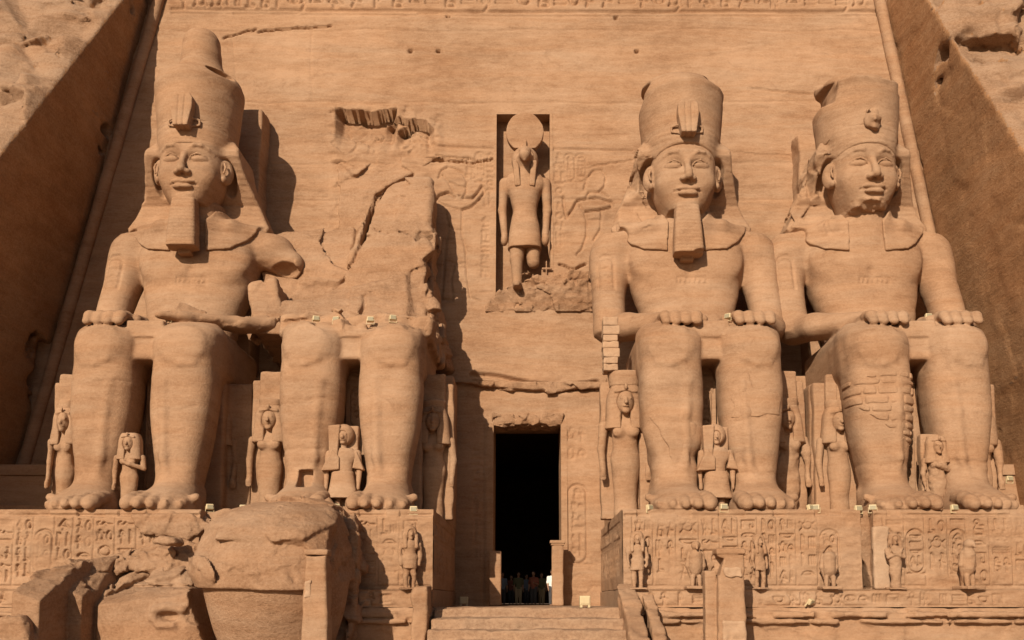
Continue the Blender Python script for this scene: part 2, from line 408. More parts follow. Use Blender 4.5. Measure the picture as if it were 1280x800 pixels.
# ---------------------------------------------------------------- carved panels (height field with relief)
class Relief:
    """height map over u (width) and v (height); H > 0 stands out of the face"""
    def __init__(s, w, hgt, step):
        s.nu = int(round(w/step))+1; s.nv = int(round(hgt/step))+1
        s.u = np.linspace(0, w, s.nu); s.v = np.linspace(0, hgt, s.nv); s.w, s.hg = w, hgt; s.st = step
        s.H = np.zeros((s.nv, s.nu), np.float32); s.C = np.zeros((s.nv, s.nu), np.float32)
        s.hole = np.zeros((s.nv-1, s.nu-1), bool)
    def win(s, x0, y0, x1, y1):
        i0 = max(0, np.searchsorted(s.u, x0)-1); i1 = min(s.nu, np.searchsorted(s.u, x1)+1)
        j0 = max(0, np.searchsorted(s.v, y0)-1); j1 = min(s.nv, np.searchsorted(s.v, y1)+1)
        return slice(j0, j1), slice(i0, i1)
    def line(s, pts, w=0.06, d=0.06, close=False):
        pts = list(pts)+([pts[0]] if close else [])
        for a, b in zip(pts[:-1], pts[1:]):
            r = s.win(min(a[0], b[0])-w*2, min(a[1], b[1])-w*2, max(a[0], b[0])+w*2, max(a[1], b[1])+w*2)
            x = s.u[r[1]][None, :]; y = s.v[r[0]][:, None]
            ex, ey = b[0]-a[0], b[1]-a[1]
            t = np.clip(((x-a[0])*ex+(y-a[1])*ey)/(ex*ex+ey*ey+1e-9), 0, 1)
            q = np.sqrt((x-a[0]-ex*t)**2+(y-a[1]-ey*t)**2)
            s.C[r] = np.maximum(s.C[r], d*np.clip(1.5-q/w, 0, 1))
    def circ(s, cx, cy, rx, ry=None, w=0.06, d=0.06, a0=0, a1=360, n=18):
        ry = rx if ry is None else ry
        s.line([(cx+rx*math.cos(R(a0+(a1-a0)*i/n)), cy+ry*math.sin(R(a0+(a1-a0)*i/n))) for i in range(n+1)], w, d)
    def fill(s, pts, d):
        P = np.array(pts, float)
        r = s.win(P[:, 0].min(), P[:, 1].min(), P[:, 0].max(), P[:, 1].max())
        q = poly2(P, s.u[r[1]][None, :], s.v[r[0]][:, None])
        s.H[r] += d*np.clip(0.5-q/s.st/1.5, 0, 1)
    def facet(s, poly, amp, size, seed):
        P = np.array(poly, float); r = s.win(P[:, 0].min(), P[:, 1].min(), P[:, 0].max(), P[:, 1].max())
        x, y = np.meshgrid(s.u[r[1]], s.v[r[0]]); q = poly2(P, x, y); rng = np.random.default_rng(seed)
        n = int((P[:, 0].max()-P[:, 0].min())*(P[:, 1].max()-P[:, 1].min())/size**2)+4
        S = np.stack([rng.uniform(P[:, 0].min(), P[:, 0].max(), n), rng.uniform(P[:, 1].min(), P[:, 1].max(), n)], 1)
        d = np.stack([(x-a[0])**2+((y-a[1])*1.4)**2 for a in S]); b = d.argmin(0); g = rng.uniform(-1, 1, (n, 3))
        s.H[r] += amp*(g[b, 0]*.5+((x-S[b, 0])*g[b, 1]+(y-S[b, 1])*g[b, 2])/size)*np.clip(-q/.35, 0, 1)
    def noise(s, amp, su, sv, seed):
        rng = np.random.default_rng(seed)
        A = lat(rng, (s.hg, s.w), (sv, su))
        A = up(A, 0, s.v/sv+0.3); A = up(A, 1, s.u/su+0.3); s.H += amp*A
def panel(name, rl, o, U, Vv, Nn, mat, parent=None, back=None, batter=None):
    """relief panel; o = lower left corner, U/V/N unit vectors; back = thickness of the block behind"""
    o, U, Vv, Nn = [np.array(q, float) for q in (o, U, Vv, Nn)]
    H = rl.H-rl.C
    uu, vv = np.meshgrid(rl.u, rl.v)
    P = o+uu[..., None]*U+vv[..., None]*Vv+H[..., None]*Nn
    nv, nu = H.shape; V = P.reshape(-1, 3)
    id_ = np.arange(nv*nu).reshape(nv, nu)
    q = np.stack([id_[:-1, :-1], id_[:-1, 1:], id_[1:, 1:], id_[1:, :-1]], -1)[~rl.hole]
    if back is None:
        return mesh_obj(name, V, q, mat, parent)
    # a skirt back to the block's rear plane and the rear face, all quads
    Pb = (o+uu[..., None]*U+vv[..., None]*Vv-back*Nn)
    edge = np.concatenate([id_[0, :], id_[1:, -1], id_[-1, -2::-1], id_[-2:0:-1, 0]])
    B = Pb.reshape(-1, 3)[edge]; n = len(edge); base = len(V)
    E2 = V[edge]
    V = np.concatenate([V, E2, B, [B[0], Pb[0, -1], Pb[-1, -1], Pb[-1, 0]]])
    i = np.arange(n); j = (i+1) % n
    sk = np.stack([base+i, base+n+i, base+n+j, base+j], 1)
    rear = np.array([[base+2*n+3, base+2*n+2, base+2*n+1, base+2*n]])
    return mesh_obj(name, V, np.concatenate([q, sk, rear]), mat, parent)

# hieroglyph-like signs, drawn in a unit cell (0..1, 0..1)
def G(rl, kind, x, y, s, w=0.05, d=0.06, sx=None):
    sx = s if sx is None else sx
    T = lambda pts: [(x+p[0]*sx, y+p[1]*s) for p in pts]
    ln = lambda *pts: rl.line(T(pts), w, d)
    cc = lambda cx, cy, r, a0=0, a1=360, rx=None: rl.circ(x+cx*sx, y+cy*s, (rx or r)*sx, r*s, w, d, a0, a1, 14)
    if kind == 'disc': cc(.5, .5, .33); 
    elif kind == 'water':
        for k in (.25, .5, .75): ln(*[(0.05+i*.1, k+(.06 if i % 2 else -.06)) for i in range(10)])
    elif kind == 'bird':
        ln((.1, .35), (.35, .75), (.5, .9), (.62, .82), (.5, .7), (.62, .45), (.9, .2), (.5, .3), (.1, .35)); ln((.5, .3), (.5, .05), (.62, .05)); ln((.4, .3), (.4, .05))
    elif kind == 'ankh': cc(.5, .75, .17); ln((.5, .58), (.5, .05)); ln((.22, .5), (.78, .5))
    elif kind == 'reed': ln((.4, .05), (.4, .95), (.62, .8), (.62, .4), (.42, .35))
    elif kind == 'reeds':
        for a in (.1, .45): ln((a, .05), (a, .95), (a+.25, .75), (a+.22, .4), (a, .35))
    elif kind == 'basket': ln((.05, .6), (.95, .6)); cc(.5, .6, .4, 180, 360)
    elif kind == 'loaf': ln((.15, .35), (.85, .35)); cc(.5, .35, .32, 0, 180)
    elif kind == 'snake': ln((.05, .3), (.3, .3), (.45, .55), (.6, .35), (.95, .35)); ln((.05, .3), (.05, .55), (.2, .62))
    elif kind == 'strokes':
        for a in (.2, .5, .8): ln((a, .2), (a, .8))
    elif kind == 'box': ln((.1, .2), (.1, .8), (.9, .8), (.9, .2), (.65, .2), (.65, .45))
    elif kind == 'bars': ln((.05, .3), (.95, .3)); ln((.05, .5), (.95, .5)); ln((.05, .7), (.95, .7))
    elif kind == 'man': cc(.45, .82, .13); ln((.45, .68), (.3, .4), (.3, .08), (.8, .08), (.75, .35), (.4, .4)); ln((.45, .62), (.8, .6))
    elif kind == 'eye': cc(.5, .5, .22, rx=.42); cc(.5, .5, .1)
    elif kind == 'scarab': cc(.5, .45, .28); cc(.5, .8, .12); ln((.22, .5), (.05, .7)); ln((.78, .5), (.95, .7)); ln((.25, .3), (.08, .1)); ln((.75, .3), (.92, .1))
    elif kind == 'staff': ln((.3, .05), (.6, .9), (.4, .95)); ln((.2, .5), (.75, .35))
    elif kind == 'leg': ln((.4, .95), (.4, .25), (.8, .2), (.8, .08), (.2, .08))
    elif kind == 'bee': cc(.5, .5, .2); ln((.3, .6), (.05, .9)); ln((.5, .7), (.4, .95)); ln((.68, .45), (.95, .3)); ln((.4, .32), (.3, .05)); ln((.6, .32), (.65, .05))
KINDS = ['disc', 'water', 'bird', 'ankh', 'reed', 'reeds', 'basket', 'loaf', 'snake', 'strokes', 'box', 'bars', 'man', 'eye', 'scarab', 'staff', 'leg', 'bee']
def glyph_column(rl, x0, x1, y0, y1, rnd, w, d, size=None):
    cw = x1-x0; y = y1
    while y > y0+cw*0.4:
        k = rnd.choice(KINDS)
        if k in ('water', 'basket', 'loaf', 'snake', 'bars', 'eye'): h = cw*0.55; n = 1
        else: h = cw*rnd.uniform(.75, 1.0); n = 1 if k in ('bird', 'man', 'disc', 'scarab', 'bee', 'box') and rnd.random() < .6 else 2
        if y-h < y0: break
        if n == 1: G(rl, k, x0+cw*.06, y-h, h*.92, w, d, cw*.88)
        else:
            G(rl, k, x0+cw*.03, y-h, h*.92, w, d, cw*.44); G(rl, rnd.choice(['reed', 'strokes', 'loaf', 'disc', 'staff', 'leg', 'ankh']), x0+cw*.52, y-h, h*.92, w, d, cw*.44)
        y -= h*1.05
def cartouche(rl, x0, x1, y0, y1, rnd, w, d):
    c = (x0+x1)/2; r = (x1-x0)/2
    rl.line([(x0, y0+r), (x0, y1-r)], w, d); rl.line([(x1, y0+r), (x1, y1-r)], w, d)
    rl.circ(c, y1-r, r, None, w, d, 0, 180, 10); rl.circ(c, y0+r, r, None, w, d, 180, 360, 10)
    rl.line([(x0, y0-w), (x1, y0-w)], w, d)
    glyph_column(rl, x0+r*.25, x1-r*.25, y0+r*.4, y1-r*.35, rnd, w, d)
# ================================================================ GROUND, TERRACE, FACADE
BAT = 0.075                                     # the facade leans back
FY = lambda z: BAT*z
def sheet(name, x0, x1, y0, y1, z, nx, ny, amp, seed, mat):
    xs = np.linspace(x0, x1, nx); ys = np.linspace(y0, y1, ny)
    X, Y = np.meshgrid(xs, ys); rng = np.random.default_rng(seed)
    A = lat(rng, (ny, nx), (6, 6)); A = up(up(A, 0, np.arange(ny)/6), 1, np.arange(nx)/6)
    V = np.stack([X, Y, z+amp*A], -1).reshape(-1, 3)
    I = np.arange(nx*ny).reshape(ny, nx)
    q = np.stack([I[:-1, :-1], I[:-1, 1:], I[1:, 1:], I[1:, :-1]], -1).reshape(-1, 4)
    return mesh_obj(name, V, q, mat)
tag(sheet('ground', -600, 600, -700, 500, -1.75, 80, 80, 0.0, 1, M['pave']), kind='structure')

# terrace block the pedestals stand on (left and right of the stairs)
def quadbox(bm_v, bm_f, x0, x1, y0, y1, z0, z1):
    b = len(bm_v)
    bm_v += [(x0, y0, z0), (x1, y0, z0), (x1, y1, z0), (x0, y1, z0), (x0, y0, z1), (x1, y0, z1), (x1, y1, z1), (x0, y1, z1)]
    bm_f += [(b, b+3, b+2, b+1), (b+4, b+5, b+6, b+7), (b, b+1, b+5, b+4), (b+1, b+2, b+6, b+5), (b+2, b+3, b+7, b+6), (b+3, b, b+4, b+7)]
def boxes(name, lst, mat, parent=None, bev=0.03):
    v, f = [], []
    for b in lst: quadbox(v, f, *b)
    o = mesh_obj(name, v, f, mat, parent, smooth=False)
    if bev:
        m = o.modifiers.new('bevel', 'BEVEL'); m.width = bev; m.segments = 2; m.limit_method = 'ANGLE'
    return o
# passage floor between the pedestals and the hall floor
tag(boxes('passage_floor', [(-3.55, 3.55, -11.2, 22, -1.9, 0.0)], M['pave']), kind='structure')

# worn stairs up to the entrance
st = Vol((-3.6, -17.1, -1.9), (3.9, -10.9, 0.2), 0.07)
for i, (yf, zt) in enumerate([(-11.8, -0.004), (-12.9, -0.36), (-14, -0.72), (-15.1, -1.08), (-16.2, -1.42)]):
    st.box((0.1, (yf-10.9)/2, (zt-1.9)/2), (3.45, (-10.9-yf)/2, (zt+1.9)/2), rnd=0.05)
st.noise(0.05, (0.9, 0.6, 0.3), 3); st.noise(0.03, 0.25, 4)
s_o = st.mesh('stone_stairs', M['pave'])
tag(s_o, 'worn shallow stone stairs leading up to the dark doorway', 'stairs')

# ---------------------------------------------------------------- facade (one carved wall with a doorway and a niche)
FX0, FX1, FZ1 = -26.0, 24.0, 34.0
SL = math.sqrt(1+BAT*BAT)
fr = Relief(FX1-FX0, FZ1*SL, 0.06)
def fw(px, py):                                  # photo position on the facade -> panel coordinates
    Y = 1.0
    for _ in range(4): p = at(px, py, Y); Y = FY(p.z)
    return (p.x-FX0, p.z*SL)
rf = random.Random(5)
fr.noise(0.03, 4.5, 2.6, 11); fr.noise(0.012, 1.2, 0.5, 12); fr.noise(0.008, 2.4, 0.18, 13); fr.noise(0.008, 0.35, 0.25, 14); fr.noise(0.007, 0.15, 0.12, 15)
FL = lambda pts, w=0.07, d=0.09, close=False: fr.line([fw(*p) for p in pts], w, d, close)
# faint horizontal joints and cracks
for ys in (38, 128, 205, 250, 365):
    FL([(215+i*40, ys+rf.uniform(-2, 2)) for i in range(24)], 0.05, 0.035)
def crack(pts, w=.045, d=.28):
    out = []; 
    for (x0, y0), (x1, y1) in zip(pts[:-1], pts[1:]):
        n = max(2, int(abs(x1-x0)+abs(y1-y0))//6)
        out += [(x0+(x1-x0)*i/n+rf.uniform(-.8, .8), y0+(y1-y0)*i/n+rf.uniform(-1.1, 1.1)) for i in range(n)]
    out.append(pts[-1]); FL(out, w, d)
crack([(279, 47), (300, 41), (320, 36)]); crack([(322, 40), (345, 36), (370, 35), (392, 34), (414, 32)]); crack([(352, 37), (372, 33), (395, 34)], .03, .15)
crack([(533, 198), (560, 200), (590, 203), (612, 200), (621, 198)], .05, .35); crack([(545, 194), (575, 197), (605, 201)], .03, .2)
crack([(690, 206), (720, 212), (755, 205), (790, 200)], .03, .12); crack([(700, 330), (716, 336), (732, 330)], .05, .3)
crack([(215, 250), (218, 300)], .03, .1); crack([(912, 330), (940, 345)], .03, .1); crack([(940, 110), (1000, 118), (1090, 112)], .03, .10); crack([(905, 190), (1000, 196)], .03, .08)
FL([(390, 30), (388, 80), (391, 130)], 0.04, 0.03); FL([(290, 45), (296, 110)], 0.04, 0.03)
for q in [(513, 64), (548, 64), (796, 64), (560, 20), (770, 22)]:
    a = fw(*q); fr.fill([(a[0]-.09, a[1]-.08), (a[0]+.09, a[1]-.08), (a[0]+.09, a[1]+.08), (a[0]-.09, a[1]+.08)], -0.3)
FL([(590, 468), (620, 470), (660, 479), (700, 483), (746, 478)], 0.11, 0.30)
FL([(592, 476), (640, 482), (700, 488), (744, 486)], 0.06, 0.12)
# border lines over the two carved kings and the frieze of signs at the top
FL([(535, 183), (621, 186)], .07, .08); FL([(690, 186), (790, 188)], .07, .08)
FL([(215, 11), (660, 15), (1104, 14)], .09, .12); FL([(215, 16), (660, 20), (1106, 19)], .07, .08)
a0 = fw(222, 8); a1 = fw(1100, 8)
x = a0[0]
while x < a1[0]:
    cwid = rf.uniform(.7, 1.1); k = rf.choice(KINDS)
    G(fr, k, x, a0[1]-.05, 1.0, .07, .16, cwid*.9); x += cwid*1.05
for xc in (330, 560, 800, 1010):
    p = fw(xc, 4); fr.line([(p[0]-1.6, p[1]-.55), (p[0]+1.6, p[1]-.55)], .07, .14); fr.circ(p[0]+1.6, p[1], .55, None, .07, .14, -90, 90, 8)
# carved king on the left of the niche (sunk outline)
def king(flip):
    cx = 660
    def q(pts):
        return [((x if not flip else 1318-x), y) for x, y in pts]
    K = lambda pts, w=.06, d=.13, c=False: FL(q(pts), w*.7, d, c)
    K([(548, 222), (552, 212), (560, 208), (570, 211), (578, 216), (584, 226), (582, 234), (572, 232), (560, 226), (553, 218), (548, 222)])
    K([(584, 226), (583, 240), (578, 247), (574, 244)]); K([(560, 226), (566, 238), (568, 246)])
    K([(545, 250), (549, 244), (560, 240), (568, 246)], .10, .2); K([(578, 247), (590, 248), (598, 240), (603, 232), (606, 240), (600, 248), (590, 258), (578, 262)], .10, .18)
    K([(545, 250), (556, 257), (576, 262)]); K([(556, 257), (558, 270), (562, 285), (558, 300), (556, 325)]); K([(578, 262), (577, 290), (582, 310), (584, 345), (588, 372), (600, 376)])
    K([(562, 285), (576, 288)], .06, .08); K([(556, 325), (572, 330), (582, 328)], .06, .08); K([(556, 325), (554, 350), (552, 374), (566, 376), (564, 350), (568, 332)])
    K([(603, 232), (604, 218)], .06, .08)
king(False); 
def kingR():
    K = lambda pts, w=.06, d=.13: FL(pts, w*.7, d)
    K([(730, 237), (734, 222), (742, 213), (752, 212), (758, 220), (756, 232), (748, 240), (736, 240)]); K([(736, 240), (733, 247)]); K([(752, 240), (760, 246)])
    K([(704, 247), (706, 262), (708, 272), (716, 262), (722, 250)], .10, .18); K([(722, 250), (733, 248), (745, 247), (764, 252), (766, 258), (750, 262), (732, 264)], .10, .2)
    K([(724, 256), (730, 264), (734, 278), (733, 295), (728, 310), (721, 318)]); K([(752, 264), (751, 285), (742, 300)])
    K([(733, 275), (751, 274)], .06, .08)
kingR()
def fcol(px0, px1, py0, py1, kind='g', w=.042, d=.08):
    a = fw(px0, py1); b = fw(px1, py0)
    if kind == 'c': cartouche(fr, a[0], b[0], a[1], b[1], rf, w, d)
    else: glyph_column(fr, a[0], b[0], a[1], b[1], rf, w, d)
    
fcol(582, 594, 195, 226); fcol(594, 606, 190, 226, 'c'); fcol(607, 619, 190, 240); fcol(604, 615, 240, 262); fcol(601, 612, 270, 350)
fcol(693, 706, 190, 300); fcol(706, 718, 192, 226, 'c'); fcol(720, 732, 192, 226, 'c'); fcol(740, 775, 190, 204)
fcol(695, 704, 285, 315)
# doorway surround
FL([(604, 528), (604, 755)], .05, .06); FL([(616, 757), (616, 527), (704, 527), (704, 757)], .05, .05)
fcol(708, 734, 532, 600); fcol(711, 733, 606, 704, 'c', .06, .1); FL([(706, 704), (740, 706)], .05, .06)
fcol(590, 606, 560, 700, 'g', .05, .05); fcol(625, 700, 498, 518, 'g', .05, .05)
FL([(707, 728), (716, 722), (724, 718), (736, 724), (742, 732), (734, 742), (712, 745), (707, 728)], .05, .04)
for yy in (727, 731, 735): FL([(716, yy), (733, yy)], .035, .03)
# graffito box, left of the scar
FL([(372, 238), (410, 240), (410, 247), (372, 245)], .04, .05, True)
for i in range(7): FL([(375+i*4.6, 244), (377+i*4.6, 240), (379+i*4.6, 244)], .03, .04)
# scooped breaks with an overhanging upper edge
def scoop(top, hh, depth):
    W = [fw(*q) for q in top]; xs = [q[0] for q in W]; zs = [q[1] for q in W]
    e = np.interp(fr.u, xs, zs, left=-99, right=-99)
    jag = np.interp(fr.u, np.linspace(0, fr.w, int(fr.w/.55)), np.cumsum(np.random.default_rng(int(xs[0]*10)).uniform(-.3, .3, int(fr.w/.55)))*.35)
    e = e+jag; t_ = (e[None, :]-fr.v[:, None])/hh
    side = np.clip(np.minimum(fr.u-xs[0], xs[-1]-fr.u)/.35, 0, 1)[None, :]
    fr.H -= np.where((t_ > 0) & (t_ < 1), depth*np.clip(1-t_, 0, 1)**1.3*side, 0).astype(np.float32)
scoop([(419, 137), (435, 140), (450, 138), (470, 141), (497, 137)], 2.6, 1.15); scoop([(480, 146), (500, 141), (520, 150)], 1.9, .6); scoop([(494, 160), (505, 154), (518, 149), (532, 151), (543, 163)], 1.5, 1.1)
fr.facet([fw(*q) for q in ((412, 132), (548, 140), (560, 200), (470, 300), (412, 300))], .16, .9, 77)
fr.facet([fw(*q) for q in ((405, 128), (555, 132), (556, 195), (405, 195))], .12, .5, 78)
# doorway and niche openings
def open_(x0, x1, z0, z1):
    r = fr.win(x0-FX0, z0*SL, x1-FX0, z1*SL)
    j0, j1 = int(round(z0*SL/fr.v[1])), int(round(z1*SL/fr.v[1])); i0, i1 = int(round((x0-FX0)/fr.u[1])), int(round((x1-FX0)/fr.u[1]))
    fr.hole[j0:j1, i0:i1] = True
    return fr.u[i0]+FX0, fr.u[i1]+FX0, fr.v[j0]/SL, fr.v[j1]/SL
DR = open_(-1.68, 1.60, -0.01, 9.0)
p0 = at(621, 143, 1.95); p1 = at(688, 372, 1.3)
NI = open_(p0.x, p1.x, p1.z, p0.z)
facade = thing('temple_facade', (0, 0, 0), 'tall leaning sandstone temple front with doorway, niche and carved kings', 'temple front')
nN = np.array([0, -1, BAT])/SL
panel('carved_wall', fr, (FX0, 0, 0), (1, 0, 0), (0, BAT/SL, 1/SL), nN, M['wall'], facade)
# backing so the wall is thick; frames around the openings
v, f = [], []
def prismy(x0, x1, z0, z1, d0, d1):              # box between offsets d0..d1 behind the leaning face
    b = len(v)
    for z in (z0, z1):
        for x, d in ((x0, d0), (x1, d0), (x1, d1), (x0, d1)): v.append((x, FY(z)+d, z))
    f.extend([(b, b+3, b+2, b+1), (b+4, b+5, b+6, b+7), (b, b+1, b+5, b+4), (b+1, b+2, b+6, b+5), (b+2, b+3, b+7, b+6), (b+3, b, b+4, b+7)])
d0, d1 = 1.7, 3.0
prismy(FX0, DR[0]-.001, 0, 9.6, d0, d1); prismy(DR[1]+.001, FX1, 0, 9.6, d0, d1); prismy(DR[0]-.001, DR[1]+.001, DR[3]+.02, 9.6, d0, d1)
prismy(FX0, NI[0]-.001, 9.601, FZ1, d0, d1); prismy(NI[1]+.001, FX1, 9.601, FZ1, d0, d1); prismy(NI[0]-.001, NI[1]+.001, 9.601, NI[2]-.02, d0, d1); prismy(NI[0]-.001, NI[1]+.001, NI[3]+.02, FZ1, d0, d1)
mesh_obj('wall_core', v, f, M['wall'], facade, smooth=False)
# reveals: niche box and door reveals (jambs with their own thickness)
ND = 0.95
v, f = [], []
prismy(NI[0]-.15, NI[0], NI[2], NI[3], -.01, ND); prismy(NI[1], NI[1]+.15, NI[2], NI[3], -.01, ND)
prismy(NI[0]-.15, NI[1]+.15, NI[3]+.001, NI[3]+.15, .0, ND); prismy(NI[0]-.15, NI[1]+.15, NI[2]-.2, NI[2]-.001, .02, ND); prismy(NI[0]-.16, NI[1]+.16, NI[2]-.15, NI[3]+.15, ND, ND+.15)
mesh_obj('niche', v, f, M['wall'], facade, smooth=False)
v, f = [], []
prismy(DR[0]-.3, DR[0], 0, 9.0, -.02, 3.2); prismy(DR[1], DR[1]+.3, 0, 9.0, -.02, 3.2); prismy(DR[0]-.3, DR[1]+.3, DR[3], DR[3]+.25, -.01, 3.2)
mesh_obj('door_frame', v, f, M['wall'], facade, smooth=False)
# broken, overhanging edge of the lintel above the door
lv = Vol((-2.3, -0.3, 8.2), (2.3, 2.2, 9.8), 0.045)
lv.box((0, 1.42, 9.12), (1.70, .86, .30), rnd=.02); lv.noise(.06, (.6, .4, .35), 31); lv.facet(.14, .45, 32); lv.D += .02
lv.mesh('broken_lintel', M['rock'], facade)
# round moulding up both sides and along the top
for nm, pts in (('torus_moulding', [(-26.4+.2*z+.45, FY(z)-.12, z) for z in np.linspace(0, 34, 40)]), ('torus_moulding', [(23.25-.134*z-.35, FY(z)-.12, z) for z in np.linspace(0, 34, 40)])):
    V_, F_ = [], []
    rr = random.Random(3)
    for i, p in enumerate(pts):
        for k in range(12):
            a = k*math.pi/6; r = .30+rr.uniform(-.02, .02); V_.append((p[0]+r*math.cos(a), p[1]+r*math.sin(a), p[2]))
    for i in range(len(pts)-1):
        for k in range(12): F_.append((i*12+k, i*12+(k+1) % 12, (i+1)*12+(k+1) % 12, (i+1)*12+k))
    mesh_obj(nm, V_, F_, M['wall'], facade)
# dark hall behind the doorway
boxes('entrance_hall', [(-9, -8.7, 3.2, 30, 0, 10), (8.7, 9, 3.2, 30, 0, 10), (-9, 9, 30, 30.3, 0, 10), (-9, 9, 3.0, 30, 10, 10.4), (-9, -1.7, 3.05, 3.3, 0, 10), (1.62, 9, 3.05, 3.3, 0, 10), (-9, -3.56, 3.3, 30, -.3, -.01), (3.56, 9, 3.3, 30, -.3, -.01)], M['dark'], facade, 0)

# ledges left by the broken rock under the niche
lg = Vol((-2.2, -1.6, 14.6), (4.6, 2.2, 18.2), 0.06)
def ledge_front(X, Z): return 0
A = [at(*q) for q in ((600, 388, .2), (625, 362, .8), (650, 350, .8), (662, 345, .8), (735, 341, .8), (738, 392, .2))]
lg.poly([(p.x, p.z) for p in A], 1.05, 2.3, slope=lambda X, Z: -(Z-15.0)*0.22+0*X)
A = [at(*q) for q in ((640, 392, .2), (655, 356, .6), (700, 352, .6), (740, 352, .6), (742, 392, .2))]
lg.poly([(p.x, p.z) for p in A], 0.95, 2.3, k=.05, slope=lambda X, Z: -(Z-14.8)*0.22+0*X)
lg.facet(.16, 1.5, 41, tilt=.5); lg.facet(.08, .35, 42); lg.noise(.03, .2, 42)
lg.mesh('broken_ledge', M['rock'], facade)
# rough ledge crossing the wall above the door
lg = Vol((-4.2, -1.2, 9.6), (4.6, 1.6, 11.0), 0.06)
A = [at(*q) for q in ((570, 462, .5), (640, 470, .5), (705, 476, .5), (752, 470, .5), (752, 484, .5), (690, 489, .5), (620, 484, .5), (570, 476, .5))]
lg.poly([(p.x, p.z) for p in A], 0.50, 1.6, rnd=.03); lg.facet(.16, .8, 43); lg.noise(.04, .2, 44)
lg.mesh('projecting_course', M['rock'], facade)

# ---------------------------------------------------------------- cliffs cut back on both sides
def cliff(name, side):
    if side < 0: V = Vol((-34, -20, -2.2), (-17.5, 4, 36.5), 0.15)
    else: V = Vol((17.5, -20, -2.2), (34, 4, 36.5), 0.15)
    # solid bounded by cut wall (faces the centre) and the natural slope
    def fn(X, Y, Z):
        if side < 0: wall = (X-(-26.4+.2*Z))*.985
        else: wall = ((23.25-.134*Z)-X)*.994
        # natural slope: front rises from y=-17 at the ground to y=-1 at the top
        fy = CL0+CL1*Z-(0.10 if side < 0 else .06)*np.abs(X-(-20 if side < 0 else 20))
        slope = (fy-Y)*0.85
        return np.maximum(np.maximum(wall, slope), Z-36)+0*X+0*Y
    CL0, CL1 = (-16.6, 0.54) if side < 0 else (-17.4, .53)
    V.D[:] = fn(V.ax[0][:, None, None], V.ax[1][None, :, None], V.ax[2][None, None, :])
    # noise only on the natural slope
    D0 = V.D.copy(); V.facet(1.0, 3.4, 50+side, band=1.6, tilt=.5); V.facet(.40, 1.3, 51+side, band=1.4); V.noise(.22, (2.2, 2.2, 1.0), 52+side); V.noise(.12, (.9, .9, .35), 53+side); n = V.D-D0
    X = V.ax[0][:, None, None]; Z = V.ax[2][None, None, :]; Y = V.ax[1][None, :, None]
    wall = (X-(-26.4+.2*Z)) if side < 0 else ((23.25-.134*Z)-X)
    wgt = np.clip(-wall/.9, 0.07, 1); V.D = D0+n*wgt
    o = V.mesh(name, M['cliff']); o.data.materials.append(M['cut'])
    n_ = np.zeros(len(o.data.polygons)*3, np.float32); o.data.polygons.foreach_get('normal', n_); n_ = n_.reshape(-1, 3)
    o.data.polygons.foreach_set('material_index', (n_[:, 0]*-side > .85).astype(np.int32))
    return tag(o, kind='structure')
cliff('cliff', -1); cliff('cliff', 1)

# side walls low in the left and right corners (masonry of the side court)
def court(x0, x1, label):
    t = thing('court_wall', ((x0+x1)/2, -4, 0), label, 'masonry wall', 'low walls in the corners')
    t.location.y = -2.0; c = (x0+x1)/2
    o = boxes('course', [(x0-c, x1-c, 0.0, 4.5, -1.7, 6.0)], M['wall'], t); 
    boxes('coping', [(x0-c-.1, x1-c+.1, -.12, 4.4, 6.004, 6.5)], M['wall'], t)
    boxes('lower_ledge', [(x0-c-.1, x1-c+.1, -.35, -.004, -1.7, 4.6)], M['wall'], t)
court(-26, -19.6, 'dark shaded masonry wall left of the leftmost colossus'); court(19.7, 24, 'shaded masonry wall in the far right corner behind the rightmost colossus')
